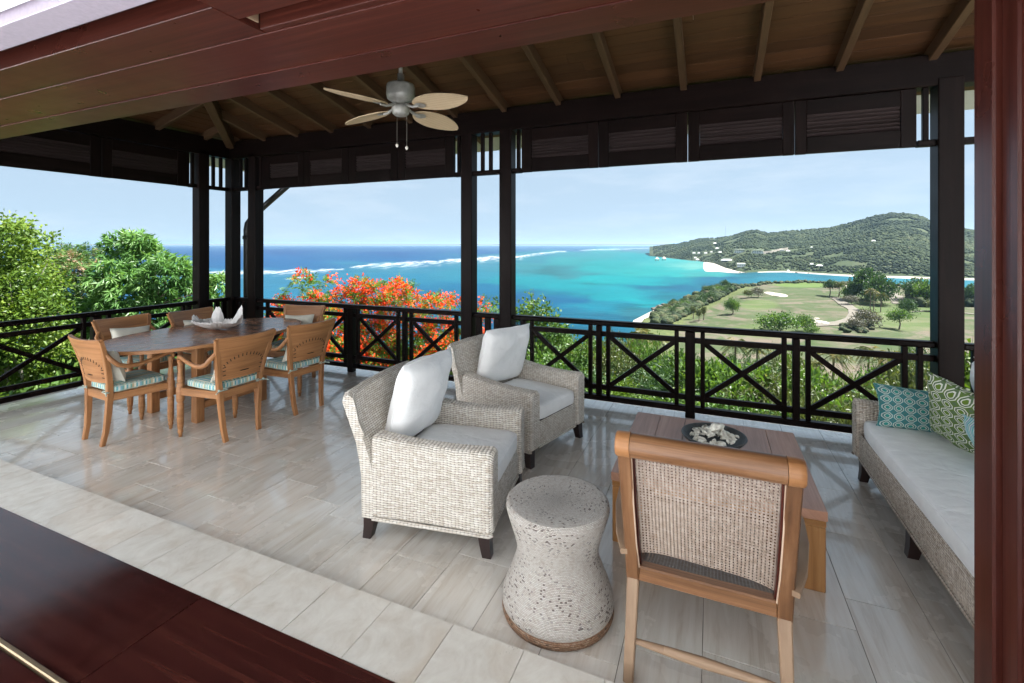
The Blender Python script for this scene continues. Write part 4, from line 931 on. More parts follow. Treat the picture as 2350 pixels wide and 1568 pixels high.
def woven_sweep(name, secs, axis, pu, pv, wm, root, amp=.0055):
    Sx = np.array([q[0] for q in secs]); L = np.array([q[1] for q in secs], float); L = np.concatenate([L, L[:, :1]], 1)
    mid = L[len(L) // 2]; per = np.concatenate([[0], np.cumsum(np.hypot(*np.diff(mid, axis=0).T))])
    rows = np.unique(np.concatenate([np.arange(Sx[0], Sx[-1], pu / 5), Sx[-4:]])); colsv = np.linspace(0, per[-1], int(per[-1] / (pv / 4)))
    A = np.empty((len(rows), L.shape[1], 2))
    for c in range(L.shape[1]):
        for k in (0, 1): A[:, c, k] = np.interp(rows, Sx, L[:, c, k])
    B = np.empty((len(rows), len(colsv), 2))
    for r in range(len(rows)):
        for k in (0, 1): B[r, :, k] = np.interp(colsv, per, A[r, :, k])
    sg = np.repeat(rows[:, None], len(colsv), 1); G = np.stack([sg, B[..., 0], B[..., 1]] if axis == 'x' else [B[..., 0], sg, B[..., 1]], -1)
    pt = [(G, rows, colsv, None)]
    for e in (0, -1):
        lp = B[e]; c = lp.mean(0); st = np.array([c + (lp - c) * k for k in (1, .7, .35, .02)]); sgc = np.full(st.shape[:2], rows[e])
        pt.append((np.stack([sgc, st[..., 0], st[..., 1]] if axis == 'x' else [st[..., 0], sgc, st[..., 1]], -1), None, st, True))
    return woven(name, pt, pu, pv, wm, root, amp)
def wicker_seat(root, w, d, wm, at=.135, ah=.60, bh=.87, seat=.46, zb=.135, cush='linen', flare=.16, pu=.0235, pv=.0135, dense_back=True):
    hw = w / 2; hd = d / 2
    for sy in (-1, 1):
        p0, p1 = sorted((sy * hw, sy * (hw - at))); secs = []; base_lp = resample(rrect(p0, p1, zb, ah, .035))
        for k in range(13):
            t = k / 12; x = -hd + .10 + (d - .10) * t; top = ah + .03 * (1 - t) ** 2 - .012 * math.sin(math.pi * t); tp = .012 * math.sin(math.pi * t)
            lp = [(p + (tp if sy < 0 and p < (p0 + p1) / 2 else 0) - (tp if sy > 0 and p > (p0 + p1) / 2 else 0), zb + (q - zb) * (top - zb) / (ah - zb)) for p, q in base_lp]; secs.append((x - .022, lp))
        lp = secs[-1][1]; secs += [(hd - .012, inset(lp, .004)), (hd - .003, inset(lp, .012)), (hd + .002, inset(lp, .026))]
        woven_sweep('arm', secs, 'x', pu, pv, wm, root)
        MB().tube([(-hd + .08, sy * (hw - .004), zb), (hd - .02, sy * (hw - .004), zb), (hd - .004, sy * (hw - .02), zb)], .012, 8).build('braided_edge', wm, root)
    prof = [(-hd, zb), (-hd, zb + .12), (-hd - .005, zb + .25), (-hd - .02, .48), (-hd - .045, .60), (-hd - .35 * flare - .03, .71), (-hd - flare, .80), (-hd - flare - .02, .83), (-hd - flare - .012, bh - .01), (-hd - flare + .02, bh + .005), (-hd - flare + .055, bh - .012), (-hd - .02, .70), (-hd + .045, .58), (-hd + .085, .45), (-hd + .10, .30), (-hd + .10, zb)]
    prof = resample(prof, .03)[::-1]; secs = []
    for k in range(-12, 13):
        y = hw * k / 12; e = abs(k) / 12; lp = []
        for (x, z) in prof:
            f = max(0, (z - .45) / (bh - .45)); zz = z + .022 * f * f * (1 - e * e); sh = .012 if e > .99 else 0
            lp.append((x + (sh if x < -hd + .02 else -sh), zz - (sh if f > .9 else 0)))
        secs.append((y, lp))
    (woven_sweep('backrest', secs, 'y', pu, pv, wm, root) if dense_back else loop_sweep(MB(), secs, axis='y').build('backrest', wm, root))
    za = seat - .12; ua = np.arange(-(hw - at + .01), hw - at + .01, pu / 5); va = np.arange(zb, za, pv / 4); Ug, Vg = np.meshgrid(ua, va, indexing='ij')
    Ga = np.stack([hd - .026 + .006 * np.sin(np.pi * (Vg - zb) / (za - zb)), Ug, Vg], -1)
    woven('front_apron', [(Ga, ua, va, False)], pu, pv, wm, root)
    mb = MB(); mb.box((0, 0, (zb + za) / 2), (d - .12, w - .06, za - zb - .03), .01); mb.build('seat_deck', M['foot'], root)
    MB().tube([(hd - .024, -hw + at, zb), (hd - .024, hw - at, zb)], .012, 8).build('braided_edge', wm, root)
    def leg(x, y):
        m_ = MB(); sx = math.copysign(1, x); sy = math.copysign(1, y)
        vs = []
        for z, h, o in ((0, .026, .018), (.07, .031, .006), (zb + .012, .036, 0)): vs += [(x + sx * o + a * h, y + sy * o * .4 + b * h, z) for a, b in ((-1, -1), (1, -1), (1, 1), (-1, 1))]
        fs = [(3, 2, 1, 0)] + [(k * 4 + i, k * 4 + (i + 1) % 4, (k + 1) * 4 + (i + 1) % 4, (k + 1) * 4 + i) for k in range(2) for i in range(4)]
        m_.add(vs, fs, [[(0, 0)] * 4] * len(fs)); return m_.build('foot', M['foot'], root)
    ys = (-hw + .05, hw - .05) if w < 1.5 else (-1.07, -.134, .8)
    for y in ys: leg(hd - .055, y); leg(-hd + .05, y)
    ca = (d - .12 - .03) / 2; cb = hw - at + .003; cz = seat - .06; T_ = TR((hd - ca - .012, 0, cz))
    sc = box_cushion(ca, cb, .072, .30, .17, T_, seed=3).build('seat_cushion', M[cush], root)
    piping(ca, cb, (cz + .044, cz - .044), .17, .0045, TR((hd - ca - .012, 0, 0)), .985).build('piping', M[cush], sc)
ch1 = thing('wicker_armchair', 'pale woven armchair beside the rope stool', 'armchair', (-1.613, 2.735, 0), math.radians(9))
wicker_seat(ch1, .85, .83, M['wicker'], flare=.115)
ch2 = dup(ch1, (-1.60, 3.98, 0), math.radians(-15.5), 'pale woven armchair near the railing, behind the other armchair')
def cushion_at(chair, name, mb, mat, loc, rot, label, cat='cushion'):
    o = mb.build(name, M[mat], label=label, cat=cat); Mz = Matrix.Translation(chair.location) @ Matrix.Rotation(chair.rotation_euler.z, 4, 'Z')
    o.matrix_world = Mz @ TR(loc, rot); return o
cushion_at(ch1, 'back_cushion', pillow(.285, .285, .10, 4, pinch=.025), 'linen', (-.235, .03, .745), (math.radians(-15), 0, math.radians(-99)), 'plump white linen cushion on the armchair beside the rope stool')
cushion_at(ch2, 'back_cushion', pillow(.285, .275, .10, 9, pinch=.025), 'linen', (-.24, .03, .74), (math.radians(-15), 0, math.radians(-96)), 'plump white linen cushion on the armchair near the railing')
sofa = thing('wicker_sofa', 'long woven sofa with pale seat cushion along the right side', 'sofa', (1.475, 3.22, 0), math.pi)
wicker_seat(sofa, 2.45, .93, M['wicker_sofa'], .12, .585, .80, .47, .15, 'linen_cool', .10, .022, .0125, False)
for k, yy in enumerate((3.83, 3.05, 2.45)):
    o = pillow(.37, .28, .12, 30 + k, pinch=.05).build('sofa_back_cushion', M['linen_cool'], label=('white back cushion against the sofa back beside the green pillow', 'white back cushion in the middle of the sofa back', 'white back cushion at the door end of the sofa')[k], cat='cushion')
    o.matrix_world = TR((1.73, yy, .745), (math.radians(16), 0, math.radians(-90)))
def pil(name, mb, mat, loc, rot, label): o = mb.build(name, M[mat], label=label, cat='pillow'); o.matrix_world = TR(loc, rot)
pil('throw_pillow', pillow(.29, .155, .075, 41, pinch=.1), 'lat_teal', (1.38, 4.205, .60), (math.radians(-14), math.radians(2), math.radians(4)), 'teal pillow with pale octagon lattice against the sofa arm')
pil('throw_pillow', pillow(.235, .235, .085, 42, pinch=.1), 'lat_green', (1.475, 3.84, .67), (math.radians(20), math.radians(14), math.radians(-58)), 'green pillow with pale octagon lattice on the sofa')
pil('throw_pillow', pillow(.22, .19, .08, 43, pinch=.1), 'stripe_blue', (1.50, 3.42, .62), (math.radians(24), math.radians(-8), math.radians(-80)), 'blue and white striped pillow in front of the green pillow')

# ------------------------------------------------------------------ rope stool
st = thing('rope_stool', 'hourglass drum stool of pale knotted rope with brown base', 'stool', (-.70, 2.215, 0))
prof = [(.262, .03), (.271, .055), (.268, .09), (.250, .14), (.227, .195), (.207, .25), (.198, .29), (.201, .325), (.216, .38), (.235, .44), (.249, .485), (.253, .505), (.250, .52), (.24, .53), (.20, .531), (.10, .527), (.0, .525)]
fine = []
for i in range(len(prof) - 1):
    for k in range(4): t = k / 4; fine.append((prof[i][0] * (1 - t) + prof[i + 1][0] * t, prof[i][1] * (1 - t) + prof[i + 1][1] * t))
fine.append(prof[-1]); MB().lathe(fine, 64).build('woven_body', M['rope'], st)
MB().lathe([(.0, .0), (.25, .0), (.268, .008), (.273, .025), (.27, .045), (.258, .05)], 64).build('base_ring', M['rope_base'], st)

# ------------------------------------------------------------------ plantation chair
pc = thing('cane_chair', 'teak lounge chair with woven cane back and rolled head rail', 'chair', (-.028, 2.30, 0))
RY, RZ = -.375, .975
MB().tube([(-.272, RY, RZ), (.272, RY, RZ)], .048, 28).build('head_rail', M['honey'], pc)
for s in (-1, 1):
    MB().tube([(s * .274, RY, RZ), (s * .305, RY, RZ), (s * .326, RY, RZ), (s * .33, RY, RZ)], [.0495, .0495, .0485, .044], 28).build('head_rail_end', M['teak'], pc)
    MB().sweep([(s * .298, RY + .005, RZ - .03), (s * .291, -.335, .75), (s * .284, -.295, .55), (s * .279, -.262, .365)], (1, 0, 0), .052, .046).build('back_post', M['honey'], pc)
    MB().sweep([(s * .279, -.262, .40), (s * .279, -.15, .355), (s * .28, .05, .335), (s * .285, .25, .37), (s * .285, .36, .42)], (1, 0, 0), .045, .06).build('seat_rail', M['honey'], pc)
    MB().sweep([(s * .279, -.258, .40), (s * .281, -.30, .22), (s * .286, -.35, .0)], (1, 0, 0), [.05, .045, .04], [.05, .044, .04]).build('leg', M['teak_pale'], pc)
    MB().sweep([(s * .285, .30, .42), (s * .285, .31, .2), (s * .287, .34, .0)], (1, 0, 0), [.05, .044, .038], [.05, .044, .038]).build('leg', M['teak_pale'], pc)
    MB().sweep([(s * .30, -.31, .50), (s * .33, -.20, .52), (s * .355, -.03, .535), (s * .362, .14, .54), (s * .35, .30, .54), (s * .34, .36, .54)], (1, 0, 0), [.05, .07, .085, .09, .08, .05], .024, smooth=False).build('armrest', M['teak_pale'], pc)
    MB().sweep([(s * .305, .28, .41), (s * .345, .30, .53)], (1, 0, 0), .035, .035).build('arm_support', M['honey'], pc)
    MB().sweep([(s * .2665, RY + .03, RZ - .05), (s * .262, -.325, .74), (s * .256, -.283, .54), (s * .25, -.255, .43)], (1, 0, 0), .012, .03).build('inner_strip', M['mahog'], pc)
    MB().tube([(s * .2715, RY + .003, RZ - .055), (s * .267, -.352, .74), (s * .260, -.312, .54), (s * .253, -.282, .43)], .0042, 6).build('cane_cord', M['cord'], pc)
MB().box((0, -.262, .405), (.512, .05, .062), .006).build('lower_rail', M['honey'], pc)
MB().box((0, .33, .40), (.53, .05, .05), .006).build('front_rail', M['honey'], pc)
MB().tube([(-.275, -.318, .145), (-.15, -.318, .145), (0, -.318, .145), (.15, -.318, .145), (.275, -.318, .145)], [.010, .016, .02, .016, .010], 12).build('stretcher', M['teak_pale'], pc)
def cb(u, v):
    s = 2 * u - 1; z0 = .462 + .03 * (1 - s ** 4) - .012 * s; z = z0 + (RZ - .035 - z0) * v; k = (z - .43) / (RZ - .43); y = -.262 + (RY + .262) * k; hwid = .254 + .016 * k
    return (s * hwid, y + .016 - .02 * (1 - s * s) * math.sin(math.pi * min(1, v + .1)), z)
MB().grid(cb, 20, 20, uvf=lambda u, v: (u * .52, v * .5)).build('cane_back', M['cane'], pc)
MB().grid(lambda u, v: ((2 * u - 1) * .258, -.24 + .56 * v, .43 - .075 * math.sin(math.pi * min(1, v * 1.1)) - .01), 16, 14, uvf=lambda u, v: (u * .52, v * .56)).build('cane_seat', M['cane'], pc)

# ------------------------------------------------------------------ coffee table, bowl of shells
ct = thing('coffee_table', 'low square hardwood coffee table with block legs', 'coffee table', (-.008, 3.37, 0))
for i in range(6):
    MB().box((-.55 + (i + .5) * 1.1 / 6, 0, .395), (1.1 / 6 - .0015, 1.1, .05), .003).build('top_board', M['coffee'], ct)
MB().box((0, 0, .352), (1.088, 1.088, .035), .004).build('apron', M['coffee_leg'], ct)
for sx in (-1, 1):
    for sy in (-1, 1): MB().box((sx * .41, sy * .41, .167), (.265, .265, .334), .005).build('leg', M['coffee_leg'], ct)
MB().lathe([(.0, .003), (.10, .003), (.14, .012), (.19, .045), (.208, .068), (.205, .074), (.196, .072), (.18, .052), (.13, .026), (.0, .02)], 40, TR((0, 0, 0))).build('shell_bowl', M['stonebowl'], label='wide dark stone bowl of shells on the coffee table', cat='bowl', M=TR((.01, 3.475, .42)))
def scallop(a=.03):
    mb = MB(); fn = lambda u, v: (a * v * math.cos(.35 + 2.44 * u) * (1 + .05 * math.cos(18 * math.pi * u) * v), a * v * math.sin(.35 + 2.44 * u), a * .5 * math.sin(math.pi * (.08 + .8 * v)) * (1 + .10 * math.cos(18 * math.pi * u)))
    mb.grid(fn, 20, 5); mb.grid(lambda u, v: tuple(c - (.003 if i == 2 else 0) for i, c in enumerate(fn(u, v))), 20, 5, flip=True); return mb.mesh('sea_shell')
def cone_shell(a=.028):
    mb = MB(); prof = [(.0, -1.0), (.3, -.75), (.72, -.25), (.9, .05), (.62, .16), (.66, .30), (.4, .40), (.43, .52), (.24, .6), (.25, .68), (.1, .78), (0, .85)]
    mb.lathe([(r * a * .62, z * a * 1.25) for r, z in prof], 14, Matrix.Rotation(math.pi / 2, 4, 'X')); return mb.mesh('sea_shell')
def clam_small(a=.026):
    mb = MB(); fn = lambda u, v: (a * 1.2 * v * math.cos(2 * math.pi * u), a * .8 * v * math.sin(2 * math.pi * u), a * .45 * (1 - v * v))
    mb.grid(fn, 16, 4, True); mb.grid(lambda u, v: tuple(c * (.93 if i == 2 else 1) - (.002 if i == 2 else 0) for i, c in enumerate(fn(u, v))), 16, 4, True, flip=True); return mb.mesh('sea_shell')
shm = [scallop(), cone_shell(), clam_small()]
rs = random.Random(4)
for i in range(80):
    r = .145 * math.sqrt(rs.random()); a = rs.random() * 6.28; z = .42 + .048 + .042 * (1 - (r / .15) ** 2) + rs.uniform(-.006, .008); me = shm[i % 3]
    o = link('shell', me, M['shell'], label='small pale sea shell heaped in the dark stone bowl', cat='shell', group='shells in the bowl')
    s = rs.uniform(.6, 1.1); o.matrix_world = TR((.01 + r * math.cos(a), 3.475 + r * math.sin(a), z), (rs.uniform(-.7, .7), rs.uniform(-.7, .7), rs.random() * 6.28), (s, s, s))
cs = MB(); rk = random.Random(2)
def conch(u, v):
    a = 2 * math.pi * u; x = -.085 + .17 * v; r = .045 * (math.sin(math.pi * v ** .7) ** .8) * (1 + .22 * math.cos(3 * a + 9 * v) + .28 * max(0, math.cos(a * 2.5 + 2)) * (v > .5)); return (x, r * math.cos(a), r * math.sin(a) * .9)
cs.grid(conch, 24, 16, True); cs.build('conch_shell', M['shell'], label='large spiky conch shell on top of the bowl of shells', cat='shell', M=TR((.03, 3.50, .53), (.3, -.25, .5), (.7, .7, .7)))

# ------------------------------------------------------------------ dining table and chairs
TCX, TCY, TZ, TA, TB = -5.184, 3.534, .805, .685, 1.03
dt = thing('dining_table', 'long oval teak dining table in the terrace corner', 'dining table', (TCX, TCY, 0))
nb_ = 17; bw = 2 * TB / nb_
def ex(y): return TA * max(0.0, 1 - abs(y / TB) ** 2.25) ** (1 / 2.15)
for i in range(nb_):
    y0 = -TB + i * bw + .0012; y1 = y0 + bw - .0024
    ys_ = [y0 + (y1 - y0) * k / 6 for k in range(7)]; R_ = [(ex(v), v) for v in ys_]; L_ = [(-ex(v), v) for v in reversed(ys_)]
    for a, b_ in (((0.0015, 1)), ((1, -.0015))):
        if a == .0015: poly = [(.0015, y0)] + [p for p in R_ if p[0] > .002] + [(.0015, y1)]
        else: poly = [(-.0015, y1)] + [p for p in L_ if p[0] < -.002] + [(-.0015, y0)]
        if len(poly) >= 4: MB().prism(poly, TZ - .024, TZ).build('top_board', M['teak_top'], dt)
rim = MB(); loop_ = []
for k in range(97):
    t = 2 * math.pi * k / 96; loop_.append((TA * 1.004 * sgn(math.cos(t), .9), TB * 1.003 * sgn(math.sin(t), .92), TZ - .017))
rim.sweep(loop_, (0, 0, 1), .032, .016); rim.build('table_rim', M['teak'], dt)
for sx in (-1, 1):
    for sy in (-1, 1): MB().box((.07 + sx * .36, -.07 + sy * .36, .378), (.085, .085, .756), .006).build('leg', M['teak'], dt)
    MB().box((.07 + sx * .36, -.07, .736), (.06, .80, .08), .005).build('bearer', M['teak'], dt); MB().box((.07 + sx * .36, -.07, .16), (.05, .636, .07), .005).build('stretcher', M['teak'], dt)
for sy in (-1, 1): MB().box((.07, -.07 + sy * .36, .731), (.636, .05, .09), .005).build('bearer', M['teak'], dt)
MB().box((.07, -.07, .16), (.668, .06, .06), .005).build('stretcher', M['teak'], dt)

dch = thing('dining_chair', 'x', 'dining chair', (0, 0, 0), 0, 'teak dining chairs around the oval table')
for s in (-1, 1):
    MB().sweep([(s * .162, -.272, 0), (s * .172, -.25, .12), (s * .183, -.238, .28), (s * .193, -.232, .43), (s * .206, -.238, .55), (s * .230, -.262, .70), (s * .258, -.295, .83), (s * .283, -.332, .948)], (1, 0, 0), .042, [.034, .038, .045, .05, .046, .042, .036, .03]).build('rear_leg', M['teak'], dch)
    lp = [(.0, .0), (.014, .0), (.016, .03), (.024, .05), (.018, .065), (.024, .085), (.028, .14), (.027, .24), (.03, .30), (.022, .315), (.032, .335), (.034, .365), (.034, .458), (.026, .47), (.032, .49), (.022, .505), (.028, .525), (.024, .55), (.017, .61), (.021, .66), (.018, .70), (.0, .705)]
    MB().lathe(lp, 14, TR((s * .265, .225, 0))).build('front_leg', M['teak'], dch)
    MB().tube([(s * .258, -.285, .825), (s * .294, -.262, .775), (s * .306, -.215, .722), (s * .307, -.15, .697), (s * .302, -.05, .692), (s * .294, .08, .715), (s * .284, .17, .738), (s * .274, .225, .742), (s * .266, .245, .715), (s * .265, .24, .68)], [.017, .02, .021, .02, .019, .018, .019, .02, .019, .016], 10).build('armrest', M['teak'], dch)
MB().box((0, .225, .423), (.49, .032, .068), .004).build('seat_rail', M['teak'], dch); MB().box((0, -.23, .423), (.35, .032, .068), .004).build('seat_rail', M['teak'], dch)
for s in (-1, 1): MB().beam((s * .193, -.22, .423), (s * .265, .215, .423), .03, .068, .004).build('seat_rail', M['teak'], dch)
def bk(u, v, o):
    z = .555 + .393 * v; s = 2 * u - 1; hwid = .203 + (.272 - .203) * v + .01; yy = -.238 - .094 * v ** 1.4
    return (s * hwid, yy - .038 * (1 - s * s) + o, z + (.012 * s * s if v > .97 else 0))
bkm = MB(); bkm.grid(lambda u, v: bk(u, v, .011), 16, 14, uvf=lambda u, v: (u * .5, v * .4), flip=True); bkm.grid(lambda u, v: bk(u, v, -.011), 16, 14, uvf=lambda u, v: (u * .5, v * .4))
for e in (0, 1): bkm.grid(lambda u, v: bk(u, e, -.011 + .022 * v), 16, 1, flip=bool(e), uvf=lambda u, v: (u * .5, v * .02)); bkm.grid(lambda u, v: bk(e, v, -.011 + .022 * u), 1, 14, flip=bool(e), uvf=lambda u, v: (v * .4, u * .02))
bko = bkm.build('back_panel', M['teak'], dch)
cr = MB(); cr.grid(lambda u, v: bk(u, .72 + .28 * v, -.0165), 16, 4, uvf=lambda u, v: (u * .5, v * .12)); cr.grid(lambda u, v: bk(u, .72, -.0165 + .006 * v), 16, 1, flip=True); cr.grid(lambda u, v: bk(u, 1.0, -.0165 + .006 * v), 16, 1, flip=False)
cr.grid(lambda u, v: bk(u, .72 + .28 * v, .0165), 16, 4, flip=True, uvf=lambda u, v: (u * .5, v * .12)); cr.build('crest', M['teak'], bko)
def frets(o):
    sl = MB()
    for k in range(19):
        a = math.pi * (k + .5) / 19; ca, sa = math.cos(a), math.sin(a)
        u = .5 + .42 * max(-1, min(1, ca * 1.15)); v0 = .04 + .54 * sa ** .8; p = Vector(bk(u, v0, o)); q = Vector(bk(.5 + (u - .5) * .93, v0 + .012 - .075 * sa - .01, o)) if sa > .45 else Vector(bk(u - math.copysign(.055, ca), v0 + .01, o))
        sl.beam(p, q, .0075, .0045, .001, (0, 1, 0))
    p = Vector(bk(.40, .16, o)); q = Vector(bk(.60, .16, o)); sl.tube([p, p.lerp(q, .15), p.lerp(q, .5), p.lerp(q, .85), q], [.004, .010, .0125, .010, .004], 8, flat=.35)
    return sl
fr = frets(-.0115); fr2 = frets(.0115); fr.add(fr2.v, fr2.f, fr2.uv); fr.build('fretwork', M['slot'], bko, kind='stuff')
cq = box_cushion(.232, .218, .037, .32, .2, TR((0, -.002, .494)), 48, 16, .002, 5).build('seat_cushion', M['stripe'], dch)
piping(.232, .218, (.473, .516), .2, .0042, TR((0, -.002, 0)), .985).build('piping', M['tie'], cq)
for s in (-1, 1):
    tm = MB(); bx_, by_ = s * .19, -.262; O_ = Vector((0, .018, .04))
    for pth in ([(s * .165, -.235, .432), (s * .207, -.24, .434), (s * .22, -.272, .432), (s * .20, -.288, .43), (s * .175, -.282, .43)], [(bx_, by_, .432), (bx_ - s * .03, by_ - .02, .445), (bx_ - s * .05, by_ - .022, .43), (bx_ - s * .02, by_ - .012, .424)], [(bx_, by_, .432), (bx_ + s * .03, by_ - .025, .43), (bx_ + s * .07, by_ - .04, .418)], [(bx_, by_, .43), (bx_ + s * .035, by_ - .02, .442), (bx_ + s * .02, by_ - .03, .428)]):
        tm.tube([Vector(q) + O_ for q in pth], .005, 6)
    tm.build('cushion_tie', M['tie'], dch)
CH = [(-5.10, 2.68, -4, 'teak armchair with striped seat at the near end of the oval table', 'cream pillow on the dining chair at the near end of the table'),
      (-4.303, 3.058, 88, 'teak armchair with striped seat beside the table, next to the end chair', 'cream pillow on the inner side dining chair next to the end chair'),
      (-4.26, 3.816, 85, 'teak armchair with striped seat beside the table, next to the seaward chair', 'cream pillow on the inner side dining chair toward the sea'),
      (-5.88, 3.22, -86, 'teak armchair by the garden railing, partly hidden by the table end', 'cream pillow on the garden side chair farther from the clam shell'),
      (-5.745, 3.91, -84, 'teak armchair by the garden railing, behind the clam shell', 'cream pillow on the garden side chair behind the clam shell'),
      (-5.0, 4.45, 196, 'teak armchair at the seaward end of the table before the orange tree', 'cream pillow on the dining chair at the seaward end')]
for i, (x, y, rz, lab, plab) in enumerate(CH):
    c = dch if i == 0 else dup(dch, label=lab); c['label'] = lab; c.location = (x, y, 0); c.rotation_euler = (0, 0, math.radians(rz))
    o = pillow(.205, .15, .06, 60 + i, 18).build('chair_pillow', M['cream'], label=plab, cat='pillow', group='pillows on the dining chairs')
    o.matrix_world = Matrix.Translation((x, y, 0)) @ Matrix.Rotation(math.radians(rz), 4, 'Z') @ TR((.0, -.165 - .01 * (i % 2), .70 if i > 2 else .675), (math.radians(15), math.radians((-4, 3, 5, -4, -3, 2)[i]), 0))

cl = MB()
def clam(u, v, o=0):
    a = 2 * math.pi * u; r = v; k = 6
    fold = math.cos(k * a / 1.0 + .6); back = .5 + .5 * math.sin(a + .3)
    rr_ = r * (1 + .10 * fold * r) ; x = .30 * rr_ * math.cos(a); y = .15 * rr_ * math.sin(a)
    z = .075 * r ** 2.0 + (r ** 3) * (.012 + .135 * back ** 1.5) * max(0, fold) ** .9 + .010 * math.cos(46 * a) * r * (.3 + .5 * r)
    return (x, y, z + .008 + o)
cl.grid(lambda u, v: clam(u, v), 120, 16, True); cl.grid(lambda u, v: clam(u, v, -.008), 120, 16, True, flip=True); cl.grid(lambda u, v: clam(u, 1, -.008 + .008 * v), 120, 1, True)
cl.build('clam_shell', M['clam'], label='large white giant clam shell on the oval dining table', cat='shell', M=TR((-5.24, 3.64, TZ + .003), (0, 0, math.radians(12)), (1.05, 1.05, 1.15)))

# ------------------------------------------------------------------ foliage
def leaf_quads(c, d, ln, wd, rng, fold=.25):
    n = len(c); r = rng.normal(size=(n, 3)) + np.array([0, 0, .8]); s = nrm(np.cross(d, r)); up = np.cross(s, d)
    ln = np.broadcast_to(np.asarray(ln, float), (n,))[:, None]; wd = np.broadcast_to(np.asarray(wd, float), (n,))[:, None]
    mid = c + d * ln * .45; V = np.stack([c, mid - s * wd / 2 + up * wd * fold, c + d * ln - up * ln * .08, mid + s * wd / 2 + up * wd * fold], 1)
    return V
def shell_pts(cl, dens, rng, inner=.6, low=-.55):
    pts = []; nr = []
    for (c, r) in cl:
        r = np.array(r if hasattr(r, '__len__') else (r, r, r * .8)); n = max(4, int(dens * 4 * math.pi * (r.prod() ** (2 / 3))))
        d = nrm(rng.normal(size=(n, 3))); d = d[d[:, 2] > low]; k = rng.uniform(inner, 1.06, len(d))[:, None] ** .6
        pts.append(np.array(c) + d * k * r); nr.append(nrm(d / r))
    return np.concatenate(pts), np.concatenate(nr)
def foliage(name, cl, kind, dens, rng, size=1.0, tone=0.0):
    p, nn = shell_pts(cl, dens, rng); n = len(p); quads = []; rv = []
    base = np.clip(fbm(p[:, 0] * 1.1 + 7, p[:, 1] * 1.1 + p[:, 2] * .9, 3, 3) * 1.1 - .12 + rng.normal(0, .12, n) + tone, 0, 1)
    if kind == 'whorl':
        for k in range(11):
            d = nrm(nn * .45 + rng.normal(size=(n, 3)) * .5 + np.array([0, 0, -.62])); quads.append(leaf_quads(p, d, size * rng.uniform(.15, .25, n), size * .05, rng, .18)); rv.append(np.clip(base + rng.normal(0, .13, n), 0, 1))
    elif kind == 'oval':
        for k in range(9):
            q = p + rng.normal(size=(n, 3)) * .085 * size; d = nrm(nn * .4 + rng.normal(size=(n, 3)) * .75 + np.array([0, 0, -.1])); quads.append(leaf_quads(q, d, size * rng.uniform(.06, .11, n), size * .055, rng, .1)); rv.append(np.clip(base + rng.normal(0, .16, n), 0, 1))
    elif kind == 'frond':
        for f in range(3):
            ax = nrm(nn * .6 + rng.normal(size=(n, 3)) * .6 + np.array([0, 0, .05])); sd = nrm(np.cross(ax, np.array([0, 0, 1.]) + rng.normal(size=(n, 3)) * .3)); L = size * rng.uniform(.22, .38, n)[:, None]
            for j in range(7):
                t = .2 + .8 * j / 6; c = p + ax * L * t + np.array([0, 0, -.18]) * L * t * t
                for s in (-1, 1): quads.append(leaf_quads(c, nrm(sd * s + ax * .45), size * .085 * (1.15 - .5 * t), size * .028, rng, .1)); rv.append(np.clip(base + rng.normal(0, .08, n), 0, 1))
    elif kind == 'flower':
        for k in range(9):
            q = p + rng.normal(size=(n, 3)) * .055 * size; d = nrm(nn * .5 + rng.normal(size=(n, 3)) * .8 + np.array([0, 0, .25])); quads.append(leaf_quads(q, d, size * rng.uniform(.05, .085, n), size * .055, rng, .1)); rv.append(np.clip(rng.beta(2, 2, n), 0, 1))
    elif kind == 'blade':
        for k in range(8):
            d = nrm(nn * .5 + rng.normal(size=(n, 3)) * .5 + np.array([0, 0, .5])); quads.append(leaf_quads(p, d, size * rng.uniform(.25, .5, n), size * .03, rng, .1)); rv.append(np.clip(base + rng.normal(0, .15, n), 0, 1))
    elif kind == 'broad':
        for k in range(4):
            q = p + rng.normal(size=(n, 3)) * .1 * size; d = nrm(nn * .7 + rng.normal(size=(n, 3)) * .6 + np.array([0, 0, -.1])); quads.append(leaf_quads(q, d, size * rng.uniform(.16, .30, n), size * .15, rng, .12)); rv.append(np.clip(base + rng.normal(0, .12, n), 0, 1))
    Q = np.concatenate(quads); m = len(Q); return nmesh(name, Q.reshape(-1, 3), np.arange(m * 4).reshape(-1, 4), {'rv': np.repeat(np.concatenate(rv), 4)})
def limbs(base, clump_c, r0, rng, mat, parent, name='trunk', split=.45):
    mb = MB(); base = Vector(base); top = sum((Vector(c) for c in clump_c), Vector()) / len(clump_c); fork = base.lerp(top, split); fork.x += rng.normal(0, .1)
    mb.tube([base - Vector((0, 0, .4)), base.lerp(fork, .5) + Vector((rng.normal(0, .06), rng.normal(0, .06), 0)), fork], [r0 * 1.2, r0 * .95, r0 * .8], 9)
    for c in clump_c:
        c = Vector(c); m1 = fork.lerp(c, .5) + Vector((rng.normal(0, .15), rng.normal(0, .15), .12 * (c - fork).length)); mb.tube([fork, fork.lerp(m1, .6), m1, c], [r0 * .55, r0 * .42, r0 * .3, r0 * .1], 7)
        for k in range(3):
            e = c + Vector(rng.normal(size=3)) * .45; mb.tube([m1.lerp(c, .5), e], [r0 * .16, r0 * .05], 5, False)
    return mb.build(name, mat, parent)
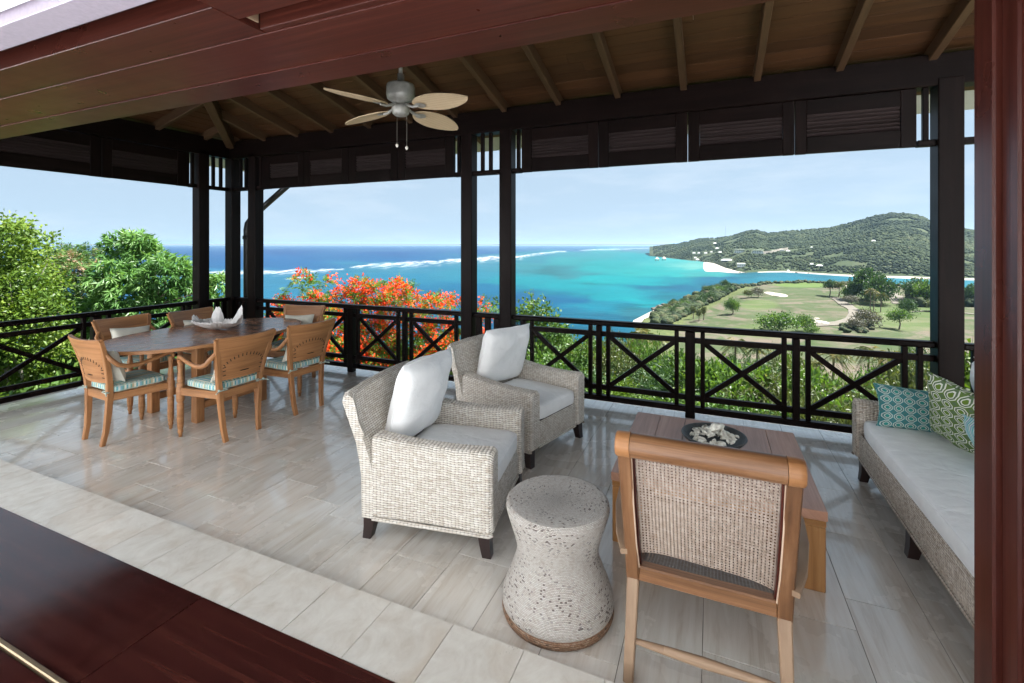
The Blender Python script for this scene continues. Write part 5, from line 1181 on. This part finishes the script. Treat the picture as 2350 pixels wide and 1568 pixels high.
def near_tree(name, label, cat, Z, clpx, kind, mat, dens, size, bark, seed, extra=None, tone=0, depth=.9, r0=.12, group=None, shrink=1.0):
    rng = np.random.default_rng(seed); cl = []
    for c in clpx:
        px, py, rp_x = c[:3]; dz = c[3] if len(c) > 3 else rng.uniform(-.7, .7); p = D(px, py, Z + dz); r = rp_x / FOC * Z * shrink; cl.append((np.array(p), (r, r * depth, r * .82)))
    b = np.mean([c[0] for c in cl], 0); g = float(ground_h(b[0], b[1])); base = Vector((b[0], b[1], g)); t = thing(name, label, cat, base, 0, group)
    cl2 = [(c - np.array(base), r) for c, r in cl]
    big = sorted(cl2, key=lambda q: -q[1][0])[:9]
    limbs((0, 0, 0), [q[0] for q in big], r0, rng, M[bark], t)
    link('crown', foliage('crown', cl2, kind, dens, rng, size, tone), M[mat], t)
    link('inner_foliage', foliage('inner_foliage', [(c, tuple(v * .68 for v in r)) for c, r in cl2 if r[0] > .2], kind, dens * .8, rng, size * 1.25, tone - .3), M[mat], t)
    if extra: extra(t, cl2, rng)
    return t
near_tree('mango_tree', 'dense mango like tree with drooping glossy leaves beside the garden railing', 'tree', 12.5,
    [(285, 570, 50), (320, 560, 36), (335, 605, 58), (255, 640, 52, -.6), (385, 640, 60), (425, 690, 58, .2), (300, 690, 70, -.5), (355, 735, 75, -.6), (235, 720, 55), (455, 650, 34, .6), (500, 655, 34, .8), (490, 710, 45, .6), (430, 760, 70), (300, 790, 80, -.4), (380, 830, 75, -.3), (220, 800, 65), (470, 820, 60), (270, 870, 80), (180, 870, 70), (412, 588, 9), (400, 600, 12), (120, 900, 60)],
    'whorl', 'leaf_mango', 26, .92, 'bark', 21, r0=.15)
near_tree('lime_green_tree', 'sunlit yellow green tree with pale branches at the far end of the garden railing', 'tree', 10.5,
    [(15, 515, 26), (50, 512, 14), (25, 545, 42), (70, 560, 28), (-10, 600, 70), (60, 610, 52), (105, 585, 14), (122, 552, 9), (115, 566, 9), (45, 680, 72, -.4), (110, 650, 36), (-20, 700, 80), (90, 720, 55, -.5), (10, 780, 85), (80, 800, 80), (-60, 640, 80), (-60, 820, 90), (30, 870, 80), (-100, 560, 60), (-90, 720, 90)],
    'oval', 'leaf_lime', 34, 1.05, 'bark_pale', 22, r0=.11)
near_tree('feathery_tree', 'feathery green tree with brownish pink seed pods between the larger trees', 'tree', 14.5,
    [(165, 590, 26), (200, 585, 20), (150, 620, 40), (190, 640, 45), (150, 680, 50, -.5), (195, 700, 45, -.6), (130, 740, 55, -.7), (185, 770, 50, -.9), (120, 820, 60, -1), (225, 600, 16), (135, 590, 18)],
    'frond', 'leaf_fine', 20, 1.1, 'bark', 23, r0=.08, tone=.12)
def blossoms(t, cl, rng):
    up = [c for c in cl if c[1][0] > .15 and rng.random() < .92]
    link('blossoms', foliage('blossoms', [(c + np.array([0, 0, .05]), (r[0] * 1.05, r[1] * 1.05, r[2] * 1.08)) for c, r in up], 'flower', 25, rng, 1.15), M['flower'], t)
near_tree('flamboyant_tree', 'flamboyant tree covered in orange red blossom behind the railing', 'tree', 14.5,
    [(690, 640, 20), (705, 658, 22), (670, 665, 12), (762, 648, 14), (745, 652, 8), (830, 668, 32), (868, 680, 42), (912, 668, 30), (790, 692, 38), (905, 702, 42), (850, 725, 50), (955, 700, 24), (720, 702, 40), (985, 705, 26), (1012, 695, 22), (1042, 700, 22), (1098, 703, 14), (1110, 700, 10), (650, 705, 26), (750, 745, 55), (850, 780, 65), (950, 755, 52), (1010, 765, 46), (700, 765, 55), (780, 825, 60), (905, 830, 60), (640, 745, 40), (1020, 815, 50), (975, 690, 10), (940, 672, 18), (810, 655, 14), (1075, 740, 34), (1125, 730, 22), (1060, 780, 40), (1100, 790, 34), (620, 800, 50), (700, 830, 60), (860, 850, 60), (980, 850, 56), (1090, 840, 40)],
    'frond', 'leaf_flam', 14, .95, 'bark', 24, blossoms, r0=.14, depth=1.1, shrink=.84)

# shrubs of the slope below the terrace: a few kinds, copied one by one
def shrub_proto(kind, mat, dens, size, seed, tone=0.0, flat=.8):
    rng = np.random.default_rng(seed); cl = []
    for k in range(7):
        a = k * 2.4 + rng.uniform(0, 1); rr_ = .62 * math.sqrt((k + .3) / 7); cl.append((np.array([rr_ * math.cos(a), rr_ * math.sin(a), .62 + rng.uniform(-.18, .2) - rr_ * .25]), (.42, .42, .42 * flat)))
    cl.append((np.array([0, 0, .35]), (.8, .8, .4)))
    me = foliage('shrub', cl, kind, dens, rng, size, tone); me.materials.append(M[mat])
    mb = MB()
    for c, r in cl[:7]: mb.tube([(0, 0, -.5), tuple(c * .5), tuple(c)], [.05, .03, .012], 5, False)
    sm = mb.mesh('stem'); sm.materials.append(M['bark']); return me, sm
PROTO = [shrub_proto('oval', 'leaf_bush', 64, .58, 51), shrub_proto('broad', 'leaf_bush', 110, .32, 52, .2), shrub_proto('frond', 'leaf_dark', 26, .62, 53), shrub_proto('oval', 'leaf_bright', 64, .58, 54), shrub_proto('blade', 'leaf_olive', 70, .4, 55), shrub_proto('oval', 'leaf_dark', 60, .58, 56), shrub_proto('frond', 'leaf_olive', 26, .62, 57), shrub_proto('broad', 'leaf_dark', 90, .36, 58, .2), shrub_proto('oval', 'leaf_olive', 60, .55, 59)]
SLAB = ['small leaved mid green shrub', 'broad leaved bright green shrub', 'dark feathery shrub', 'bright yellow green shrub', 'olive shrub of narrow blade leaves', 'dark small leaved shrub', 'pale olive feathery shrub', 'broad leaved deep green shrub', 'dull olive twiggy shrub']
def shrub(k, p, s, where, grp, sz=1.0):
    me, sm = PROTO[k]; o = link('shrub', me, None, label=SLAB[k] + ' ' + where, cat='shrub', group=SLAB[k] + ' ' + grp)
    o.location = p; o.rotation_euler = (0, 0, rs.random() * 6.28); o.scale = (s, s, s * sz)
    c = link('stem', sm, None, o); return o
rs = random.Random(77)
def scatter(n, x0, x1, Z0, Z1, t0, t1, kinds, where, grp):
    for i in range(n):
        Z = Z0 * (Z1 / Z0) ** rs.random(); px = rs.uniform(x0, x1); p = W(px, Z, 0); g = float(ground_h(p.x, p.y)); top = EYE - (rs.uniform(t0, t1) - PHY) / FOC * Z
        h = top - g
        if h < .5: continue
        s = min(h / 1.12, rs.uniform(1.1, 1.9) + Z * .012); z = top - 1.12 * s * 1.0
        k = rs.choice(kinds)
        if z > g + .25: s2 = min(2.6, (top - g) / 1.12); s = max(s, min(s2, 2.4)); z = max(g - .3, top - 1.12 * s)
        p.z = z if z < g + .6 else z
        if p.z > g + .3:                                  # tall ones stand on a longer crown, still rooted
            shrub(k, (p.x, p.y, g), max(s, 1.2), where, grp, max(1.0, (top - g) / 1.12 / max(s, 1.2)))
        else: shrub(k, p, s, where, grp)
scatter(34, 1190, 2260, 9.5, 14, 880, 990, [0, 1, 3, 7, 0, 5, 8, 4], 'just beyond the sofa side railing', 'just beyond the sofa side railing')
scatter(58, 1190, 2300, 14, 30, 800, 900, [0, 1, 2, 3, 5, 6, 8, 0, 2, 7], 'on the slope below the sofa side railing', 'on the slope below the sofa side railing')
scatter(46, 1200, 2300, 30, 85, 782, 850, [0, 2, 5, 6, 8, 6, 8, 3], 'farther down the slope toward the golf turf', 'farther down the slope')
scatter(30, 1225, 1500, 22, 60, 748, 815, [0, 3, 5, 6, 8], 'on the slope above the cove', 'on the slope above the cove')
scatter(44, 560, 1210, 13, 26, 735, 870, [0, 2, 3, 5, 0], 'under the flamboyant tree', 'under the flamboyant tree')
scatter(26, -250, 560, 8.6, 16, 800, 920, [0, 3, 5, 1, 7], 'under the trees by the garden railing', 'under the trees by the garden railing')
near_tree('young_tree', 'light green small leaved young tree rising behind the farther armchair', 'tree', 17, [(1220, 705, 24), (1245, 715, 20), (1200, 725, 22), (1235, 750, 34), (1265, 770, 40), (1215, 790, 40), (1290, 800, 40), (1140, 700, 9), (1150, 712, 12), (1165, 740, 26), (1320, 830, 34), (1250, 840, 50), (1350, 800, 18)], 'oval', 'leaf_bush', 15, 1.5, 'bark', 25, r0=.07)
near_tree('bright_shrub_tree', 'bright lime shrub seen in the gap between thick post and door jamb', 'tree', 13, [(2225, 850, 30), (2240, 830, 22), (2230, 890, 40), (2260, 870, 50), (2215, 930, 40)], 'broad', 'leaf_bright', 14, 1.0, 'bark', 26, r0=.06)

# palms
def palm_mesh(rng, nf=22, L=1.9):
    Q = []; rv = []
    for f in range(nf):
        az = rng.random() * 6.28; el = rng.uniform(-.5, 1.2); d0 = np.array([math.cos(az) * math.cos(el), math.sin(az) * math.cos(el), math.sin(el)]); tone = rng.random()
        for j in range(16):
            t = (j + 1) / 16; c = d0 * L * t + np.array([0, 0, -1.0]) * L * .55 * t * t; dd = nrm(d0 + np.array([0, 0, -1.1 * t])); sd = nrm(np.cross(dd, [0, 0, 1.]))
            for s in (-1, 1): Q.append(leaf_quads(c[None], nrm(sd * s + dd * .6 + np.array([0, 0, -.35]))[None], .62 * (1.1 - .6 * abs(t - .45)), .075, rng, .1)); rv.append(np.clip(tone + rng.normal(0, .1), 0, 1))
    Q = np.concatenate(Q); return nmesh('crown', Q.reshape(-1, 3), np.arange(len(Q) * 4).reshape(-1, 4), {'rv': np.repeat(np.array(rv), 4)})
pmesh = [palm_mesh(np.random.default_rng(70 + k)) for k in range(3)]
for m_ in pmesh: m_.materials.append(M['leaf_palm'])
def palm(p, h, s, k, label, group=None):
    t = thing('palm_tree', label, 'palm', p, 0, group); MB().tube([(0, 0, -.3), (.06 * h * .3, 0, h * .5), (.03 * h, .02 * h, h)], [.16 * s, .12 * s, .11 * s], 8).build('trunk', M['bark'], t)
    c = link('crown', pmesh[k % 3], None, t); c.location = (.03 * h, .02 * h, h); c.scale = (s, s, s); c.rotation_euler = (0, 0, k * 1.3)
for i, (px, py, Z, s) in enumerate(((1462, 775, 46, 1.1), (1500, 782, 60, 1.0), (1680, 790, 70, 1.2), (1730, 800, 62, 1.1), (1905, 815, 58, 1.15), (1985, 808, 64, 1.2), (2035, 822, 60, 1.2), (1865, 836, 50, .9))):
    p = W(px, Z, 0); g = float(ground_h(p.x, p.y)); top = EYE - (py - PHY) / FOC * Z; palm((p.x, p.y, g), max(top - g, 1.5), s, i, 'yellowing palm on the slope seen through the X railing', 'palms on the slope')
# trees of the golf headland
def far_crown(seed, mat, n=9, kind='oval', size=4.2, dens=2.6, flat=.6, spread=1.0):
    rng = np.random.default_rng(seed); cl = []
    for k in range(n):
        a = k * 2.4; r = 1.9 * spread * math.sqrt((k + .2) / n); cl.append((np.array([r * math.cos(a), r * math.sin(a), 1.0 + rng.uniform(-.5, .6) - .3 * r]), (1.25, 1.25, 1.25 * flat)))
    me = foliage('crown', cl, kind, dens, rng, size); me.materials.append(M[mat]); return me
GC = [far_crown(81, 'leaf_bush'), far_crown(82, 'leaf_dark'), far_crown(83, 'leaf_olive'), far_crown(84, 'leaf_grey', dens=1.6), far_crown(85, 'leaf_bush', 7, flat=.45, spread=1.2)]
def golf_tree(px, pyb, pyt, wpx, k, label, group=None, trunk=.45, name='golf_tree'):
    p = gpt(px, pyb)
    if p is None or p.z < SEA + 1.5: return
    Z = p.x * fwx + p.y * fwy; h = (pyb - pyt) / FOC * Z; w = wpx / FOC * Z
    t = thing(name, label, 'tree', p, 0, group); MB().tube([(0, 0, -.3), (.05 * w, 0, h * trunk * .6), (0, 0, h * .75)], [.045 * h, .035 * h, .02 * h], 7).build('trunk', M['bark'], t)
    c = link('crown', GC[k], None, t); sz = h * (1 - trunk) / 2.4; c.scale = (w / 6.0, w / 6.0, sz); c.location = (0, 0, h - 1.75 * sz); c.rotation_euler = (0, 0, px * 1.7)
golf_tree(1785, 765, 724, 92, 0, 'wide bright green tree at the near edge of the golf turf above the railing', trunk=.2)
golf_tree(1845, 762, 728, 50, 0, 'smaller bright green tree beside the bend of the cart path', trunk=.25)
golf_tree(1864, 768, 750, 36, 4, 'low green bush tree just above the railing below the bunker', trunk=.15)
golf_tree(1680, 722, 690, 34, 0, 'round green tree alone at the left edge of the dry fairway', trunk=.25)
golf_tree(1903, 680, 648, 30, 1, 'thin trunked dark tree to the right of the green', trunk=.5)
golf_tree(1924, 682, 650, 28, 2, 'thin trunked olive tree beside the small bunker', trunk=.55)
golf_tree(1985, 688, 634, 74, 1, 'tall dark green tree group on the right of the fairway', trunk=.08); golf_tree(2018, 700, 650, 70, 1, 'broad dark tree beside the tall headland tree', trunk=.08); golf_tree(1955, 688, 655, 44, 0, 'lower green tree at the left foot of the tall headland tree', trunk=.08)
golf_tree(1952, 700, 682, 36, 3, 'grey bare low bush tree below the tall headland tree', trunk=.3)
golf_tree(1990, 752, 718, 62, 3, 'grey twiggy thicket on the golf turf right of the path', trunk=.1); golf_tree(1965, 757, 735, 40, 3, 'low grey thicket in front of the larger grey thicket', trunk=.1)
golf_tree(2062, 757, 714, 48, 0, 'slim green tree standing alone on the turf right of the thicket', trunk=.45)
golf_tree(2083, 722, 694, 40, 1, 'round dark green bush on the right side of the turf', trunk=.15)
golf_tree(2105, 690, 652, 62, 1, 'dark tree on the wooded right end of the headland', 'trees on the wooded headland end', trunk=.1); golf_tree(2130, 698, 650, 66, 0, 'green tree on the wooded right end of the headland beside the post', trunk=.1)
golf_tree(2150, 716, 690, 40, 2, 'olive low tree at the edge of the thick post', trunk=.15); golf_tree(2228, 700, 664, 50, 1, 'dark tree in the gap between the thick post and the jamb', trunk=.1)
golf_tree(1738, 683, 664, 30, 3, 'grey green low tree beside the left bunker', trunk=.2); golf_tree(1715, 684, 668, 22, 2, 'small olive tree at the left bunker', trunk=.3)
for (px, pyb, pyt) in ((1590, 733, 706), (1603, 738, 712), (1614, 735, 706)): golf_tree(px, pyb, pyt, 14, 2, 'spindly yellowish tree in the scrub at the left of the fairway', 'spindly scrub trees', .4)
for i, (px, pyb, pyt) in enumerate(((1996, 714, 668), (2004, 712, 672), (2020, 717, 676))):
    p = gpt(px, pyb); Z = p.x * fwx + p.y * fwy; h = (pyb - pyt) / FOC * Z; palm(p, h, 1.9, i, 'tall thin palm in the group of three on the golf turf', 'three palms on the golf turf')
GLAB = 'small rounded scrub tree dotting the headland scrub'
for i in range(110):
    px = rs.uniform(1515, 1720); py = rs.uniform(658, 738)
    if px > interp(py, [(655, 1712), (690, 1642), (740, 1545)]) - 4: continue
    golf_tree(px, py, py - rs.uniform(9, 15), rs.uniform(20, 32), rs.choice([0, 1, 2, 1]), GLAB, 'scrub trees on the headland', .1)

# ------------------------------------------------------------------ far villas, pavilions, mast
def villa(px, py, wpx, hpx, kind, label, group=None):
    p = hill_hit(px, py + hpx); Z = p.x * fwx + p.y * fwy; w = wpx / FOC * Z; h = hpx / FOC * Z; d = min(w * .6, 11)
    t = thing('villa' if w > 9 else 'cottage', label, 'villa' if w > 9 else 'cottage', (p.x, p.y, p.z - .5), YAW - math.atan((px - PCX) / FOC), group)
    if kind == 'flat':
        MB().box((0, 0, h * .45), (w, d, h * .9), .08).build('wall', M['render'], t); MB().box((0, -.2, h * .93), (w * 1.06, d * 1.1, h * .1), .05).build('roof', M['roofwhite'], t)
        n = 4
        for i in range(n): MB().box((-w / 2 + (i + .5) * w / n, -d / 2 - .03, h * .45), (w / n * .4, .12, h * .35), .02).build('window', M['glassd'], t)
    elif kind == 'arch':
        MB().box((0, 0, h * .2), (w, d, h * .42), .08).build('wall', M['render'], t); MB().box((0, d * .1, h * .58), (w * .86, d * .8, h * .36), .08).build('wall', M['render'], t)
        rf = MB(); rf.grid(lambda u, v: (w * .5 * (2 * u - 1), d * .6 * (2 * v - 1), h * .74 + h * .26 * (1 - (2 * u - 1) ** 2) ** .6), 14, 2, smooth=True); rf.grid(lambda u, v: (w * .5 * (2 * u - 1), d * .6 * (2 * v - 1), h * .73), 14, 2, flip=True); rf.build('roof', M['roofwhite'], t)
        for i in range(5): MB().box((-w * .38 + i * w * .19, -d * .3 - .05, h * .58), (w * .10, .12, h * .16), .02).build('window', M['glassd'], t); MB().box((-w * .4 + i * w * .2, -d / 2 - .05, h * .2), (w * .09, .12, h * .16), .02).build('window', M['glassd'], t)
    else:
        MB().box((0, 0, h * .25), (w * .82, d * .8, h * .5), .06).build('wall', M['render'] if kind != 'grey' else M['glassd'], t)
        a, b = w / 2, d / 2; z0, z1 = h * .5, h; rg = max(a - b, 0.05)
        vs = [(-a, -b, z0), (a, -b, z0), (a, b, z0), (-a, b, z0), (-rg, 0, z1), (rg, 0, z1)]; fs = [(0, 1, 5, 4), (2, 3, 4, 5), (1, 2, 5), (3, 0, 4), (3, 2, 1, 0)]
        MB().add(vs, fs, [[(0, 0)] * len(f) for f in fs]).build('roof', {'hip': M['roofwhite'], 'grey': M['roofgrey']}[kind], t)
        for i in (-1, 1): MB().box((i * w * .2, -d * .4 - .04, h * .25), (w * .16, .1, h * .3), .02).build('window', M['glassd'], t)
VK = ['arch', 'arch', 'hip', 'flat', 'hip', 'flat', 'grey'] + ['hip'] * 14
VL = {0: 'white villa with arched roof and two storeys, left of its twin on the far hill', 1: 'larger white villa with arched roof beside its twin on the far hill', 2: 'low white house right of the two arched villas', 3: 'flat white house uphill along the ridge road', 4: 'small white house at the end of the hillside road', 5: 'flat roofed white house near the sand spit', 6: 'long grey roofed pavilion above the sand spit', 15: 'lone white house high on the big hill', 16: 'pale house highest on the left shoulder of the hill', 17: 'low white beach house above the long thin beach', 18: 'small house beside the low beach house', 19: 'tiny white house on the middle slope', 20: 'small thatched hut at the long thin beach'}
for i, (px, py, w_, h_) in enumerate(VILLAS): villa(px, py, w_, h_, VK[i], VL.get(i, 'small white hip roofed cottage among trees near the far point'), None if i in VL else 'cottages near the point')
def hut(px, py, w):
    p = P(px, py, SEA); Z = p.x * fwx + p.y * fwy; s = w / FOC * Z; t = thing('water_pavilion', 'thatched pavilion on stilts over the turquoise water', 'pavilion', p, 0, 'pavilions over the water')
    for a in (-1, 1):
        for b in (-1, 1): MB().box((a * s * .36, b * s * .36, s * .22), (.5, .5, s * .6), .05).build('stilt', M['foot'], t)
    MB().box((0, 0, s * .2), (s, s, s * .06), .05).build('deck', M['coffee_leg'], t); MB().lathe([(s * .6, s * .5), (s * .3, s * .75), (0.01, s * 1.05)], 12).build('roof', M['thatch'], t)
hut(1507, 599, 9); hut(1523, 598, 9)
mp_ = hill_hit(1664, 548); Zm = mp_.x * fwx + mp_.y * fwy; mast = thing('radio_mast', 'thin steel lattice mast on the ridge of the far hill', 'mast', mp_)
hm = 30 / FOC * Zm
for a in range(3): MB().tube([(1.2 * math.cos(a * 2.09), 1.2 * math.sin(a * 2.09), -1), (.25 * math.cos(a * 2.09), .25 * math.sin(a * 2.09), hm)], .22, 5).build('leg', M['steel'], mast)
for k in range(8): z = hm * (k + .5) / 8; r = 1.2 - .95 * (k + .5) / 8; MB().tube([(r * math.cos(a * 2.09), r * math.sin(a * 2.09), z) for a in (0, 1, 2, 0)], .12, 4, False).build('brace', M['steel'], mast)
ribs = MB(); pts_ = [hill_hit(x, y) for x, y in ((1748, 584), (1770, 582), (1790, 577), (1808, 574))]
for i in range(3): a, b = pts_[i], pts_[i + 1]; up = Vector((0, 0, 7)); o = len(ribs.v); ribs.add([a, b, b + up, a + up], [(0, 1, 2, 3)], [[(0, 0)] * 4])
ribs.build('hill_road', M['sand'], kind='structure', label='pale cut of a road climbing the far hill')
rk_pts = []; rk_r = []
for (x0, y0, x1, y1, n) in ((1525, 592, 1610, 602, 40), (1660, 624, 1712, 628, 26), (1500, 715, 1530, 700, 26), (1800, 626, 2140, 642, 30)):
    for i in range(n): t_ = rs.random(); p = P(x0 + (x1 - x0) * t_, y0 + (y1 - y0) * t_ - .3, SEA); rk_pts.append((p.x + rs.uniform(-4, 4), p.y + rs.uniform(0, 8), SEA + .2)); rk_r.append(rs.uniform(.8, 2.6))
link('shore_rocks', clumps('shore_rocks', rk_pts, rk_r, M['rockm'], 1, .6, .3), M['rockm'], kind='stuff', label='dark rocks along the waterline', cat='rocks')

# ------------------------------------------------------------------ haze: the sea air, one even volume round everything
hz = NT('sea_haze'); pv_ = hz.n('VolumePrincipled', Color=(.40, .60, .82), Density=HAZE, Anisotropy=.25); hz.t.links.new(pv_.outputs[0], hz.out.inputs['Volume'])
MB().box((0, 0, (SEA - 6 + 190) / 2), (360000, 360000, 196 - SEA), .5).build('haze', hz.m, kind='stuff', label='thin sea haze over the bay and the far hill', cat='haze')
